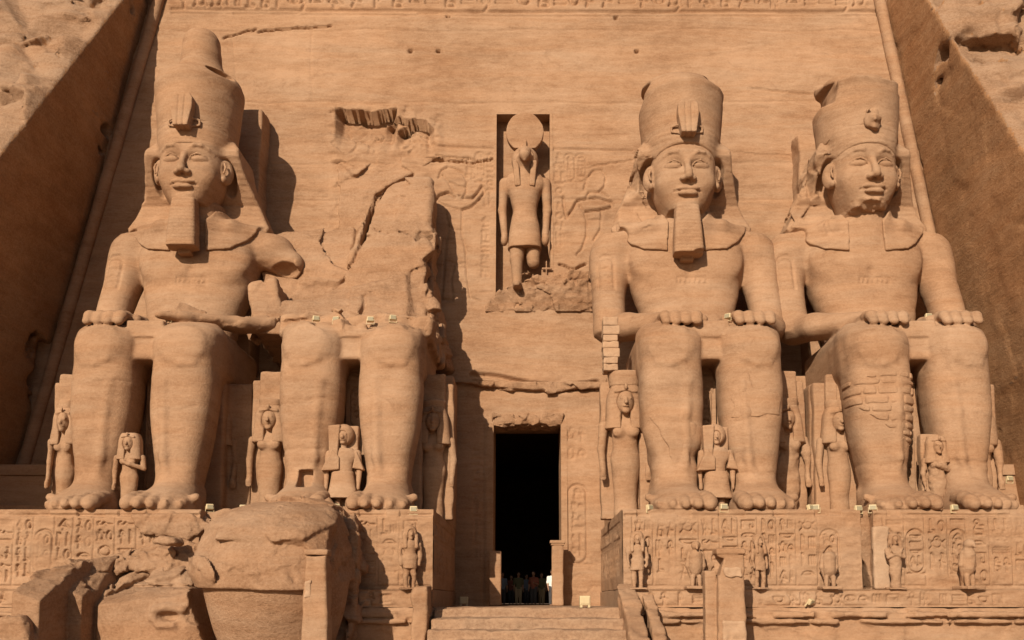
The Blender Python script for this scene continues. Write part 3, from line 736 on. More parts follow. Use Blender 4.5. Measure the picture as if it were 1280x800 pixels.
# ================================================================ COLOSSI
ZS = 3.58
CX = {1: -15.4, 2: -7.1, 3: 7.35, 4: 15.65}
LEGX = 1.58
def warp(o):
    """the upper body leans back against the battered wall"""
    me = o.data; v = np.empty(len(me.vertices)*3, np.float32); me.vertices.foreach_get('co', v); v = v.reshape(-1, 3)
    w = np.clip((v[:, 2]-7.9)/4.6, 0, 1); w = w*w*(3-2*w)
    v[:, 1] += 1.5*w-.135*np.clip(7.9-v[:, 2], 0, 8); v[:, 2] += .42*w
    me.vertices.foreach_set('co', v.ravel()); me.update()
def leg(V, s, foot=True):
    c = LEGX*s; inn = -s
    V.loft([(0.25, c, -7.2, .86, 1.05), (1.2, c, -7.15, .80, .95), (2.0, c, -7.2, .92, 1.02), (2.8, c, -7.25, 1.06, 1.10), (4.0, c, -7.3, 1.22, 1.18), (5.2, c, -7.4, 1.28, 1.16), (6.2, c, -7.5, 1.24, 1.10), (7.0, c, -7.5, 1.28, 1.15), (7.6, c, -7.3, 1.20, 1.05), (7.95, c, -7.0, .95, .85)], k=.1, p=2.8)
    V.loft([(1.0, c, -6.4, .5, .8), (4.0, c, -6.4, .95, .9), (7.0, c, -6.4, 1.1, .9)], k=.3, p=3)
    V.box((c, -4.7, 6.85), (1.24, 2.9, 1.08), k=.35, rnd=.45)                      # thigh
    V.ell((c-.12*inn, -8.45, 6.8), (.8, .28, .75), k=.35)                       # knee pad
    V.tube([(c+.42*inn, -8.50, 7.4), (c+.48*inn, -8.54, 6.7), (c+.35*inn, -8.56, 6.2), (c-.1*inn, -8.56, 5.98), (c-.6*inn, -8.5, 6.0)], .06, k=.2)
    V.tube([(c+.72*inn, -8.2, 5.7), (c+.5*inn, -8.42, 5.2), (c+.42*inn, -8.40, 4.0), (c+.36*inn, -8.25, 2.2), (c+.2*inn, -8.1, 1.2)], [.08, .10, .11, .10, .08], k=.22)
    V.ell((c+.74*inn, -7.2, 1.0), (.22, .3, .3), k=.2); V.ell((c-.74*inn, -7.0, .9), (.22, .3, .3), k=.2)
    if foot:
        f = c
        V.ell((c, -6.9, .45), (.88, .95, .75), k=.3)
        V.loft([(0.0, f, -8.35, 1.16, 1.50), (.35, f, -8.3, 1.14, 1.42), (.75, c, -8.0, .95, 1.20), (1.15, c, -7.6, .74, .92), (1.6, c, -7.35, .66, .75)], k=.40, p=2.4)
        for i in range(5):
            x = f+inn*(.90-.44*i)
            r = .30 if i == 0 else .255-.018*i
            tip = -10.10+.11*i*(i-1)*.5 if i else -10.0
            V.tube([(x-inn*.08*i, -8.7, .58), (x, tip+.70, .44), (x, tip+.22, .27), (x, tip+.02, .20)], [r*.9, r*.95, r, r*.78], k=.04, sq=(1, 1, 1))
            if i: V.score([(x+inn*.235, tip+.0), (x+inn*.235, -9.0)], .05, .0) if False else None
            V.box((x, tip-.06, .27), (r*.55, .05, .09), k=.02, rnd=.03)          # nail
def hand(V, s, x, y, z, spread=.42, rot=0.0):
    """open hand lying palm down, fingers over the knee"""
    V.box((x, y+.5, z), (.85, .75, .22), k=.3, rnd=.2)
    for i in range(4):
        fx = x+(-.63+.42*i)
        V.tube([(fx, y+.3, z+.02), (fx, y-.45, z+.03), (fx, y-.88, z-.06), (fx, y-1.08, z-.34)], [.21, .215, .205, .18], k=.10, sq=(1.06, 1, .92))
    V.tube([(x-s*.7, y+.9, z), (x-s*1.02, y+.35, z-.02), (x-s*1.0, y-.25, z-.04)], [.27, .24, .2], k=.12)
def arm(V, s, full=True, inward=.0):
    V.ell((3.42*s, -3.15, 12.7), (.95, .95, .85), k=.5)
    V.loft([(8.7, 3.55*s, -3.35, .72, .82), (9.6, 3.62*s, -3.3, .74, .85), (11.0, 3.58*s, -3.2, .80, .92), (12.5, 3.45*s, -3.15, .88, .95), (13.3, 3.1*s, -3.1, .65, .75)], k=.35, p=2.3)
    if full:
        x1 = (2.2-inward)*s
        V.tube([(3.55*s, -3.3, 8.85), ((3.2-inward*.4)*s, -4.8, 8.62), (x1, -6.5, 8.35)], [.76, .66, .50], k=.3, sq=(1, 1, .82))
        hand(V, s, (1.75-inward)*s, -7.35, 8.15)
def torso(V):
    V.loft([(7.2, 0, -3.0, 2.25, 1.5), (8.4, 0, -3.0, 2.0, 1.35), (9.6, 0, -3.0, 2.15, 1.35), (10.6, 0, -3.05, 2.45, 1.45), (11.8, 0, -3.1, 2.75, 1.6), (12.8, 0, -3.1, 3.0, 1.5), (13.55, 0, -3.05, 2.7, 1.2), (13.9, 0, -3.0, 1.6, .9)], k=.2, p=2.5)
    for s in (-1, 1):
        V.ell((1.2*s, -4.2, 11.9), (1.25, .5, .85), k=.6)                      # breast
        V.ell((1.45*s, -4.68, 11.65), (.14, .12, .14), k=.04)
        V.tube([(.4*s, -4.45, 13.4), (1.6*s, -4.3, 13.5), (2.7*s, -3.7, 13.45)], .17, k=.3)   # collar bone
    V.tube([(0, -4.75, 11.3), (0, -4.6, 9.6)], .10, k=.25, mode='sub')
    V.ell((0, -4.45, 9.0), (.16, .3, .2), k=.12, mode='sub')                     # navel
    V.loft([(7.4, 0, -3.4, 2.35, 1.7), (8.35, 0, -3.15, 2.15, 1.45)], k=.1, p=2.6)   # belt of the kilt
    V.cap((0, -3.6, 13.0), (0, -3.9, 14.9), 1.25, 1.15, k=.4)                    # neck
def lap(V):
    V.box((0, -4.9, 7.0), (2.5, 3.2, .72), k=.1, rnd=.15)
    V.box((0, -7.9, 7.55), (.75, .32, .36), k=.03, rnd=.05)                      # lintel between the knees
def head_volume(seed, chin_broken=False):
    V = Vol((-2.1, -2.3, -1.0), (2.1, 1.9, 4.0), 0.04)
    V.ell((0, .15, 2.0), (1.42, 1.55, 2.0))
    V.loft([(.22, 0, -.45, .80, .82), (.7, 0, -.38, 1.12, 1.05), (1.3, 0, -.25, 1.32, 1.24), (2.1, 0, -.15, 1.43, 1.36), (3.0, 0, -.05, 1.42, 1.42), (3.8, 0, 0, 1.2, 1.3)], k=.35, p=2.35)
    V.cap((0, 1.0, -1.0), (0, .1, .9), .95, 1.0, k=.35)                          # neck
    V.ell((0, -1.12, .33), (.48, .34, .28), k=.28)                              # chin
    for s in (-1, 1):
        V.ell((.72*s, -1.00, 1.42), (.46, .32, .40), k=.50)                     # cheek
        V.ell((.64*s, -1.66, 2.14), (.60, .40, .27), k=.22, mode='sub')         # eye socket
        V.ell((.64*s, -1.19, 2.12), (.43, .27, .20), k=.02, rot=('Z', .30*s))   # eyeball
        V.tube([(.19*s, -1.42, 2.03), (.34*s, -1.48, 2.23), (.60*s, -1.48, 2.33), (.88*s, -1.35, 2.26), (1.12*s, -1.10, 2.08)], [.03, .04, .045, .04, .03], k=.015)
        V.tube([(.19*s, -1.41, 2.03), (.40*s, -1.43, 1.93), (.66*s, -1.40, 1.89), (.90*s, -1.28, 1.95), (1.12*s, -1.10, 2.08)], [.025, .03, .03, .03, .025], k=.015)
        V.tube([(.24*s, -1.46, 2.56), (.45*s, -1.50, 2.70), (.75*s, -1.41, 2.72), (1.02*s, -1.20, 2.60), (1.2*s, -.98, 2.45)], [.06, .07, .065, .055, .04], k=.09)
        V.ell((.23*s, -1.60, 1.40), (.16, .19, .13), k=.07)                     # nostril wing
        V.ell((.12*s, -1.78, 1.30), (.06, .10, .05), k=.02, mode='sub')
        V.ell((.20*s, -1.48, .99), (.32, .17, .105), k=.05)
        V.ell((.15*s, -1.48, .77), (.30, .17, .12), k=.05)
        V.ell((.58*s, -1.42, .89), (.05, .10, .05), k=.05, mode='sub')
        V.ell((1.52*s, -.30, 1.95), (.22, .42, .62), k=.04, rot=('Z', -.75*s))   # ear
        V.ell((1.64*s, -.52, 2.05), (.13, .22, .36), k=.04, mode='sub', rot=('Z', -.75*s))
        V.ell((1.52*s, -.45, 1.50), (.12, .2, .16), k=.05)
        V.tube([(1.57*s, -.67, 1.75), (1.64*s, -.65, 2.0), (1.58*s, -.63, 2.2)], .05, k=.03)
    V.tube([(0, -1.30, 2.55), (0, -1.50, 2.15), (0, -1.74, 1.68), (0, -1.80, 1.47)], [.12, .12, .15, .175], k=.12)
    V.tube([(-.5, -1.53, .885), (-.2, -1.68, .885), (0, -1.70, .875), (.2, -1.68, .885), (.5, -1.53, .885)], .022, k=.01, mode='sub')
    V.tube([(0, -1.66, 1.22), (0, -1.62, 1.10)], .05, k=.05, mode='sub')
    V.ell((0, -1.50, .56), (.3, .12, .07), k=.10, mode='sub')
    if chin_broken:
        V.ell((.1, -1.45, .02), (.9, .60, .34), k=.04, mode='sub'); V.zone_noise((-1, -2, -.3), (1, -.4, .5), .10, .22, seed)
    V.noise(.012, .5, seed); V.noise(.006, .15, seed+1)
    return V
HZ, HK = 13.84, 1.0            # chin height and vertical stretch of the head
def nemes_volume(seed, broken=None):
    """striped head cloth in the colossus' own coordinates; lappets follow the chest"""
    lo, hi, h = (-3.8, -6.6, 10.6), (3.6, -1.6, 18.8), 0.055
    V = Vol(lo, hi, h); C = Vol(lo, hi, h); torso(C); 
    for s in (-1, 1): arm(C, s, False)
    C.D -= .13
    P = Vol(lo, hi, h)
    z = lambda q: HZ+HK*q
    hx, hy = -.15, -4.25
    for s in (-1, 1):
        pts = [(hx+.72*s, z(.1)), (hx+1.7*s, z(.6)), (hx+3.1*s, z(.2)), (hx+2.9*s, z(-.55)), (hx+2.45*s, z(-1.15)), (hx+1.9*s, z(-1.55)), (hx+.82*s, z(-1.68))]
        P.poly(pts[::s], -6.5, -2.2)
    V.D = np.maximum(C.D, P.D)
    V.loft([(z(1.6), hx, hy+.35, 1.60, 1.80), (z(2.9), hx, hy+.25, 1.64, 1.80), (z(3.6), hx, hy+.30, 1.74, 1.84), (z(4.6), hx, hy+.35, 1.74, 1.80)], k=.02, p=2.2)
    V.op(lambda X, Y, Z: np.where(Z > z(.4), .9*(-(Z-z(2.98))*.92-(Y-hy+1.45)*.50), -5)+0*X, lo, hi, 0, 'int')
    for s in (-1, 1):
        pts = [(hx, z(3.9)), (hx+1.3*s, z(4.1)), (hx+1.85*s, z(3.7)), (hx+2.12*s, z(3.3)), (hx+2.2*s, z(2.9)), (hx+2.32*s, z(2.3)), (hx+2.65*s, z(1.4)), (hx+3.1*s, z(.4)), (hx+3.35*s, z(-.1)), (hx+3.25*s, z(-.35)), (hx+2.3*s, z(-.6)), (hx, z(-.6))]
        V.poly(pts[::s], hy+.55, hy+2.1, k=.22, rnd=.12, slope=lambda X, Z: .10*np.abs(X-hx)-1.35*np.clip((Z-z(1.0))/1.9, 0, 1)+.9*np.clip(Z-z(3.1), 0, .8)-.40*np.clip(z(.5)-Z, 0, 1.2)*np.clip((np.abs(X-hx)-1.0)/.7, 0, 1))
        V.ell((hx+1.60*s, hy-.75, z(1.75)), (.46, 1.45, 1.02), k=.05, mode='sub')
    V.ell((hx, hy-.9, z(1.0)), (1.36, 1.45, 1.5*HK), k=.08, mode='sub')
    V.noise(.02, .8, seed); V.noise(.012, .3, seed+1)
    if broken == 'left':
        V.ell((hx-2.55, hy-.2, z(1.9)), (.5, 1.2, .9), k=.1, mode='sub'); V.ell((hx-3.0, hy, z(-.6)), (.5, .8, .5), k=.1, mode='sub')
        V.facet(.26, 1.1, seed+2, (-3.8, hy-1.6, z(-.9)), (hx-1.5, hy+2.2, z(3.6)))
    if broken == 'notch':
        V.ell((hx-2.8, hy-.2, z(1.6)), (.45, 1.2, .8), k=.05, mode='sub'); V.ell((hx-3.0, hy, z(-.5)), (.35, .9, .4), k=.05, mode='sub')
    return V
def crown_volume(kind, seed):
    V = Vol((-2.5, -2.4, 2.6), (2.5, 3.0, 9.6), 0.06)
    V.loft([(3.0, 0, .25, 1.79, 1.80), (3.8, 0, .30, 1.82, 1.83), (5.4, 0, .35, 1.96, 1.96), (6.25, 0, .38, 2.02, 2.0)])
    if kind == 'full':
        V.loft([(5.6, 0, .38, 1.96, 1.96), (6.3, 0, .38, 2.0, 2.0), (6.75, 0, .4, 1.72, 1.7), (7.0, 0, .4, 1.30, 1.28), (7.4, 0, .4, 1.03, 1.03), (8.2, 0, .4, .90, .90), (8.9, 0, .4, .80, .80), (9.12, 0, .4, .66, .66)], k=.08)
        V.ell((1.5, -.8, 6.6), (.9, .7, .28), k=.08, mode='sub')
    elif kind == 'dome':
        V.loft([(5.6, 0, .38, 1.9, 1.9), (6.3, 0, .38, 1.95, 1.95), (6.7, -.1, .4, 1.65, 1.6), (6.95, -.2, .4, 1.15, 1.1)], k=.06)
        V.ell((1.6, -.8, 6.5), (.7, .6, .3), k=.08, mode='sub'); V.box((-2.15, 0, 6.2), (.5, 1.5, .55), k=.1, mode='sub', ry=.5)
    else:
        V.loft([(5.6, -.1, .38, 1.45, 1.5), (6.2, -.1, .38, 1.6, 1.6), (6.75, -.15, .4, 1.62, 1.5)], k=.02)
        V.box((-2.0, 0, 6.0), (.62, 2.4, .55), k=.06, mode='sub', ry=.15); V.box((1.9, -.2, 6.35), (.4, 2.0, .35), k=.06, mode='sub', ry=-.2)
        V.box((0, .4, 7.0), (3, 3, .28), k=.05, mode='sub', ry=.05)
    # lower edge: higher over the brow, lower behind
    V.cut((0, -1.5, 4.02), (0, -.30, -1))
    V.noise(.02, (1.2, 1.2, .8), seed); V.noise(.012, (.5, .5, .25), seed+1)
    if kind != 'full': V.zone_noise((-2.5, -2.4, 5.7), (2.5, 2.9, 7.8), .10, (.7, .7, .4), seed+2)
    return V
def colossus(idx, label, crown, beard=True, cobra='whole', yaw=0.0, arms=('full', 'full'), nemes_broken=None, chin_broken=False, torso_on=True, seed=1):
    t = thing('colossal_statue', (CX[idx], 0, ZS), label, 'statue', 'four seated colossi')
    V = Vol((-4.9, -10.4, -.1), (4.9, -1.2, 14.6 if torso_on else 8.9), 0.066)
    for s in (-1, 1): leg(V, s)
    lap(V)
    if torso_on:
        torso(V)
        for s, a in zip((-1, 1), arms):
            if a == 'full': arm(V, s, True, .15 if idx == 1 else 0)
            elif a == 'in': arm(V, s, True, .55)
            else:
                V.ell((3.35*s, -3.15, 12.75), (.95, .95, .78), k=.4)
                V.cap((3.2*s, -3.2, 12.6), (4.15*s, -3.3, 12.05), .80, .66, k=.25)
                V.ell((4.05*s, -3.9, 11.35), (.95, .9, .62), k=.03, mode='sub')
                V.tube([(4.3*s, -4.2, 8.85), (3.0*s, -5.6, 8.45), (1.2*s, -7.2, 8.28), (.5*s, -7.9, 8.2)], [.62, .55, .42, .25], k=.15, sq=(1, 1, .55))
                V.box((.75*s, -5.2, 8.65), (.85, .6, .55), k=.03, rnd=.04, rz=.4, ry=.3)       # broken block on the lap
                V.box((3.7*s, -3.9, 9.6), (.62, .8, 1.25), k=.15, rnd=.12, ry=-.3*s)
                V.facet(.14, .9, seed+9, (2.7, -5.2, 8.4), (4.9, -2.2, 12.3)); V.facet(.08, .6, seed+8, (-.6, -8.0, 8.1), (4.8, -4.4, 9.6))
    else:
        V.box((0, -4.6, 7.9), (3.1, 2.9, .45), k=.2, rnd=.1)
        V.facet(.34, 1.2, seed+9, (-4.4, -9.3, 7.4), (4.4, -1.0, 8.9)); V.zone_noise((-4.2, -9.3, 7.4), (4.2, -1.5, 8.8), .08, .3, seed+10)
    V.noise(.018, (1.6, 1.6, .9), seed); V.noise(.010, (.5, .5, .22), seed+1)
    if torso_on:
        for (cx_, z1_, z2_) in ((-3.75, 12.2, 10.6),):
            w_ = .34; V.score([(cx_-w_, z2_), (cx_-w_, z1_-.2), (cx_-w_*.5, z1_), (cx_+w_*.5, z1_), (cx_+w_, z1_-.2), (cx_+w_, z2_), (cx_-w_, z2_)], .06, .07, -9, -3.0)
            for zq in (11.9, 11.5, 11.15, 10.85): V.score([(cx_-.2, zq), (cx_, zq+.12), (cx_+.2, zq)], .05, .06, -9, -3.0)
        V.score([(-.55, 11.0), (.75, 11.0), (.75, 10.72), (-.55, 10.72), (-.55, 11.0)], .05, .05, -9, -3.5)
        for q_ in range(5): V.score([(-.4+.22*q_, 10.78), (-.32+.22*q_, 10.94)], .05, .05, -9, -3.5)
    rc = random.Random(seed)
    for q_ in range(3):
        lx = rc.choice((-1, 1))*LEGX+rc.uniform(-.3, .3); lz = rc.uniform(1.6, 5.5)
        wv = lz; pts_ = [(lx-rc.uniform(.2, 1.1), wv)]
        while pts_[-1][0] < lx+rc.uniform(.2, 1.2): wv += rc.uniform(-.10, .12); pts_.append((pts_[-1][0]+rc.uniform(.12, .3), wv))
        V.score(pts_, .04, .032, -10, -6.5)
    if idx == 3: V.zone_noise((-3.2, -9.2, 1.0), (0, -5.5, 4.3), .09, (.9, .9, .5), 77)
    if idx == 2: V.box((-1.5, -8.35, 1.35), (.28, .5, .38), mode='sub')
    b_ = V.mesh('body', M['stone'], t)
    warp(b_)
    # throne: block seat with the front carved between the legs and a back slab
    T = Vol((-4.1, -7.1, -.1), (4.1, .7, 7.4), 0.11)
    T.box((0, -3.2, 2.9), (2.7, 3.15, 3.0), rnd=.06); T.box((0, -2.8, 2.9), (3.65, 2.9, 3.0), rnd=.06)
    T.box((0, -.9, 3.5), (3.65, 1.2, 3.6), k=.05, rnd=.06)
    T.noise(.025, 1.2, seed+20); T.noise(.015, .35, seed+21)
    th = T.mesh('throne', M['stone'], t)
    rl = Relief(.92, 6.6, .03); rr = random.Random(seed)
    rl.line([(.06, 0), (.06, 6.6)], .03, .04); rl.line([(.86, 0), (.86, 6.6)], .03, .04)
    glyph_column(rl, .14, .8, 5.4, 6.5, rr, .035, .07); cartouche(rl, .13, .79, 3.6, 5.3, rr, .04, .08); glyph_column(rl, .14, .8, 2.6, 3.5, rr, .035, .07)
    panel('throne_inscription', rl, (-.46, -6.62, .2), (1, 0, 0), (0, 0, 1), (0, -1, 0), M['stone'], th, back=.5)
    if not torso_on: return t
    # back pillar, taller than the shoulders
    B = Vol((-3.2, -2.2, 6.0), (3.2, 2.4, 21.8), 0.09)
    hb = {1: 21.4, 3: 18.6, 4: 20.1}[idx]
    bw, bf = {1: (2.02, -.75), 3: (1.85, -.6), 4: (2.05, -.55)}[idx]
    B.poly([(-bw, 6.2), (bw, 6.2), (bw, hb), (-bw, hb)], bf, 2.2, slope=lambda X, Z: .075*(Z-6)+0*X, rnd=.06)
    B.noise(.05, 1.0, seed+30); B.noise(.03, .3, seed+31)
    if idx != 1: B.zone_noise((-2.8, -2, 15), (2.8, 2, 21), .20, (1.2, 1.2, 1.6), seed+32)
    B.mesh('back_pillar', M['wall'], t)
    # head with its cloth, beard, cobra and crown
    H = thing_part('head_group', t)
    DZ = .22 if idx == 1 else (-.10 if idx == 3 else 0)
    hl = (-.15, -2.75, HZ+.42+DZ)
    h = head_volume(seed+40, chin_broken).mesh('head', M['stone'], t, hl); h.rotation_euler[2] = yaw; h.scale[2] = HK
    warp(nemes_volume(seed+50, nemes_broken).mesh('striped_headcloth', M['cloth'], t))
    hl = (-.15, -2.75, 14.42+(0 if idx == 1 else -.30))
    c = crown_volume(crown, seed+60).mesh('crown', M['stone'], t, hl); c.rotation_euler[2] = yaw
    if beard:
        W = Vol((-.9, -2.1, -2.8), (.9, -.2, .7), 0.045)
        W.loft([(-2.0, 0, -1.25, .68, .48), (-.8, 0, -1.20, .62, .44), (.30, 0, -1.12, .54, .36)], p=5.0)
        W.box((0, -.6, -1.3), (.30, .5, .9), k=.05, rnd=.05)
        if idx == 3: W.ell((.6, -1.7, -2.0), (.4, .3, .15), k=.03, mode='sub')
        W.noise(.012, .3, seed+70)
        b = W.mesh('false_beard', M['beard'], t, (-.15, -2.75, HZ+.42+DZ)); b.rotation_euler[2] = yaw
    if cobra:
        U = Vol((-1.0, -2.5, 2.9), (1.0, -1.0, 5.7), 0.04)
        if cobra == 'whole':
            U.poly([(-.33, 3.35), (.33, 3.35), (.48, 4.3), (.46, 4.75), (.30, 5.0), (-.30, 5.0), (-.46, 4.75), (-.48, 4.3)], -2.15, -1.3, rnd=.05, slope=lambda X, Z: .12*np.clip(Z-3.0, 0, 3)+0*X)
            U.tube([(-.2, -1.6, 3.5), (-.70, -1.50, 3.62), (-.72, -1.5, 3.85), (-.3, -1.7, 3.9)], .05); U.tube([(.2, -1.6, 3.5), (.68, -1.50, 3.62), (.68, -1.5, 3.85), (.3, -1.7, 3.9)], .05)
            U.score([(-.12, 3.4), (-.14, 4.8)], .035, .04); U.score([(.12, 3.4), (.14, 4.8)], .035, .04)
        else:
            U.ell((0, -1.6, 4.1), (.36, .42, .55)); U.box((.2, -1.9, 4.4), (.4, .3, .3), k=.04, mode='sub', ry=.5); U.noise(.10, .25, seed+80)
        u = U.mesh('cobra_ornament', M['stone'], t, (-.15, -2.75, HZ+.42+DZ)); u.rotation_euler[2] = yaw
    return t
def thing_part(a, b): return None
c1 = colossus(1, 'leftmost seated colossus with a tall full crown and long beard, one arm broken off', 'full', arms=('full', 'broken'), nemes_broken='notch', seed=100)
c2 = colossus(2, 'ruined seated colossus with only legs and lap left, left of the doorway', None, torso_on=False, seed=200)
c3 = colossus(3, 'seated colossus right of the doorway with round broken crown and chipped beard', 'dome', arms=('in', 'full'), nemes_broken='left', seed=300)
c4 = colossus(4, 'rightmost seated colossus without a beard, stone patches on one shin', 'stump', beard=False, cobra='stub', yaw=.06, arms=('in', 'full'), nemes_broken='left', chin_broken=True, seed=400)
# masonry patch on the shin of the rightmost colossus
V = Vol((-3.2, -9.2, 2.0), (-.1, -6.0, 6.2), 0.045)
V.loft([(1.2, -LEGX, -7.15, .84, 1.0), (2.0, -LEGX, -7.2, .97, 1.07), (2.8, -LEGX, -7.25, 1.11, 1.15), (4.0, -LEGX, -7.3, 1.27, 1.23), (5.2, -LEGX, -7.4, 1.33, 1.21), (6.2, -LEGX, -7.5, 1.29, 1.15)], p=2.8)
V.cut((0, 0, 5.75), (-.12, 0, 1)); V.cut((-1.6, 0, 3.4), (-1, 0, -1.25)); V.cut((0, 0, 2.3), (0, 0, -1)); V.cut((-2.75, 0, 0), (-1, 0, -.15)); V.cut((0, -7.2, 0), (0, 1, 0))
rz_ = random.Random(8); z = 2.2
while z < 5.9:
    hrow = rz_.uniform(.24, .40); pl = [(-3.2+.35*i, z+rz_.uniform(-.03, .03)) for i in range(11)]
    V.score(pl, .05, .075); x = -3.1+rz_.uniform(0, .5)
    while x < 0:
        V.score([(x, z+.02), (x+rz_.uniform(-.06, .06), z+hrow-.02)], .05, .075); x += rz_.uniform(.4, .95)
    z += hrow
V.noise(.02, .3, 91)
warp(V.mesh('masonry_patch', M['stone'], c4))

# smooth plaster repairs on the shins of the third colossus
for sx, pts_, nm in ((-1, [(-2.6, 3.9), (-.6, 3.6), (-1.0, 2.6), (-1.5, 1.5), (-1.9, 2.7)], 'plaster_repair'), (1, [(.7, 4.6), (1.3, 5.9), (1.5, 5.0), (2.7, 4.7), (2.5, 3.9), (.6, 3.8)], 'plaster_repair')):
    V = Vol((-3.2 if sx < 0 else .2, -9.2, .8), (-.1 if sx < 0 else 3.2, -6.4, 6.6), 0.055)
    c_ = LEGX*sx
    V.loft([(1.2, c_, -7.15, .82, .97), (2.0, c_, -7.2, .935, 1.035), (2.8, c_, -7.25, 1.08, 1.12), (4.0, c_, -7.3, 1.24, 1.20), (5.2, c_, -7.4, 1.30, 1.18), (6.2, c_, -7.5, 1.26, 1.12)], p=2.8)
    P = Vol((-3.2 if sx < 0 else .2, -9.2, .8), (-.1 if sx < 0 else 3.2, -6.4, 6.6), 0.055); P.poly(pts_, -9.2, -7.4); P.noise(.12, .4, 5)
    V.D = np.maximum(V.D, P.D); V.noise(.006, .3, 6); warp(V.mesh(nm, M['stone'], c3))
# ---------------------------------------------------------------- rock left standing behind the ruined colossus
t = thing('broken_statue_mass', (CX[2], 0, ZS), 'tall jagged mass of broken rock rising behind the ruined legs', 'broken rock')
V = Vol((-13.3, -6.6, 10.4), (-2.6, 2.4, 23.8), 0.085)
def wp(lst, Y): return [(at(a, b, Y).x, at(a, b, Y).z) for a, b in lst]
# main leaning mass, front sloping back as it rises
V.poly(wp([(470, 218), (500, 212), (533, 212), (536, 300), (540, 400), (552, 440), (330, 440), (330, 390), (395, 400), (430, 380), (446, 300)], -1.5), -1.0, 2.2,
       slope=lambda X, Z: np.clip(-(19.6-Z)*.46, -4.4, 2)+.10*np.clip(-6.5-X, 0, 6)+0*X, rnd=.08)
V.poly(wp([(440, 330), (462, 300), (536, 330), (552, 440), (330, 440), (332, 392), (400, 385)], -2.5), -4.5, 2.2, k=.15, slope=lambda X, Z: np.clip((Z-12.5)*.75, -.4, 5)+.02*X, rnd=.1)
# lower left shoulder of rock toward the first colossus
V.poly(wp([(330, 300), (350, 285), (415, 278), (460, 275), (470, 420), (330, 430)], -1.2), -.6, 2.2, k=.1, slope=lambda X, Z: np.clip(-(18.6-Z)*.40, -3.5, .8)+.0*X, rnd=.1)
# tall flat panel (back pillar remains) standing proud of the facade
V.poly(wp([(417, 165), (452, 160), (470, 168), (520, 170), (540, 180), (536, 190), (520, 205), (470, 240), (440, 400), (415, 400)], .9), .60, 2.4, slope=lambda X, Z: .075*(Z-14)+.35*np.clip(Z-21.2, 0, 3)+0*X, rnd=.03)
V.score([(at(*p).x, at(*p).z) for p in ((552, 206, .8), (540, 207, .4), (515, 213, .2), (500, 220, .1), (482, 240, .0), (470, 262, -.4), (462, 290, -.9), (456, 310, -1.2))], .11, .50)
V.score([(at(*p).x, at(*p).z) for p in ((456, 310, -1.2), (447, 335, -1.6), (425, 352, -2.2), (410, 372, -2.8))], .08, .25)
V.score([(at(*p).x, at(*p).z) for p in ((470, 292, -1.2), (485, 300, -1.3), (510, 298, -1.3))], .05, .12); V.score([(at(*p).x, at(*p).z) for p in ((444, 275, -.5), (446, 295, -.7), (441, 318, -1))], .06, .2)
V.noise(.10, (2.4, 2.4, 1.6), 61); V.facet(.24, 3.0, 62, tilt=.7); V.facet(.06, .7, 65); V.noise(.02, .2, 63)
V.tube([tuple(at(*p)) for p in ((455, 368, -3.9), (456, 382, -4.2), (452, 392, -4.4))], .12, mode='sub', sq=(1, 2, 1))
V.facet(.60, 1.2, 64, (-5.3, -6.4, 10.9), (-2.7, 1.8, 18.5))
V.mesh('rock', M['rock'], t, (-CX[2], 0, -ZS))
# overhanging crack line running from the rock to the niche
# ================================================================ PEDESTALS AND TERRACE
def pedestal(x0, x1, seed, label, ends=()):
    t = thing('inscribed_pedestal', ((x0+x1)/2, -10.9, .66), label, 'pedestal', 'inscribed pedestals under the colossi')
    h = ZS-.66; w = x1-x0; st_ = .029
    rl = Relief(w, h, st_); rr = random.Random(seed)
    rl.noise(.05, 2.0, .9, seed); rl.noise(.03, .5, .25, seed+1); rl.noise(.015, .2, .12, seed+2)
    rl.line([(0.1, h-.22), (w-.1, h-.22)], .05, .06); rl.line([(0.1, .12), (w-.1, .12)], .04, .05)
    x = .35
    while x < w-.9:
        cw = rr.uniform(.66, .86)
        rl.line([(x, .15), (x, h-.26)], .03, .05)
        if rr.random() < .22: 
            cartouche(rl, x+.08, x+cw-.04, .6, h-.75, rr, .034, .095); glyph_column(rl, x+.08, x+cw-.04, h-.75, h-.28, rr, .034, .095)
        else: glyph_column(rl, x+.07, x+cw-.03, .2, h-.3, rr, .034, .095)
        x += cw
    # worn areas: fade the carving
    rng = np.random.default_rng(seed+7); A = lat(rng, (h, w), (.9, .9)); A = up(up(A, 0, rl.v/.9), 1, rl.u/.9); rl.C *= np.clip(1.1+A*1.5, .15, 1)
    # chipped upper edge
    A = lat(rng, (1, w), (1, .5))[0]; A = A[np.floor(rl.u/.5).astype(int)]*.5+.5
    top = np.clip((rl.v[:, None]-(h-.10-.25*A[None, :]*(A[None, :] > .55)))/.1, 0, 1); rl.H -= top*.12
    panel('inscribed_front', rl, (-w/2, -.15, 0), (1, 0, 0), (0, 0, 1), (0, -1, 0), M['stone'], t, back=.5)
    body = Vol((-w/2-.3, -.2, -.1), (w/2+.3, 10.2, h+.3), .16) if False else None
    o = boxes('pedestal_block', [(-w/2+.004, w/2-.004, .06, 10.4, 0, h-.01)], M['stone'], t)
    return t
pR1 = pedestal(3.47, 12.15, 11, 'long carved pedestal right of the stairs under the third colossus')
pR2 = pedestal(12.62, 21.5, 12, 'carved pedestal under the rightmost colossus, cracked at its left end')
pL2 = pedestal(-11.2, -3.47, 13, 'carved pedestal left of the doorway, behind the fallen crown')
pL1 = pedestal(-20.5, -12.0, 14, 'carved pedestal under the leftmost colossus with a broken right corner')
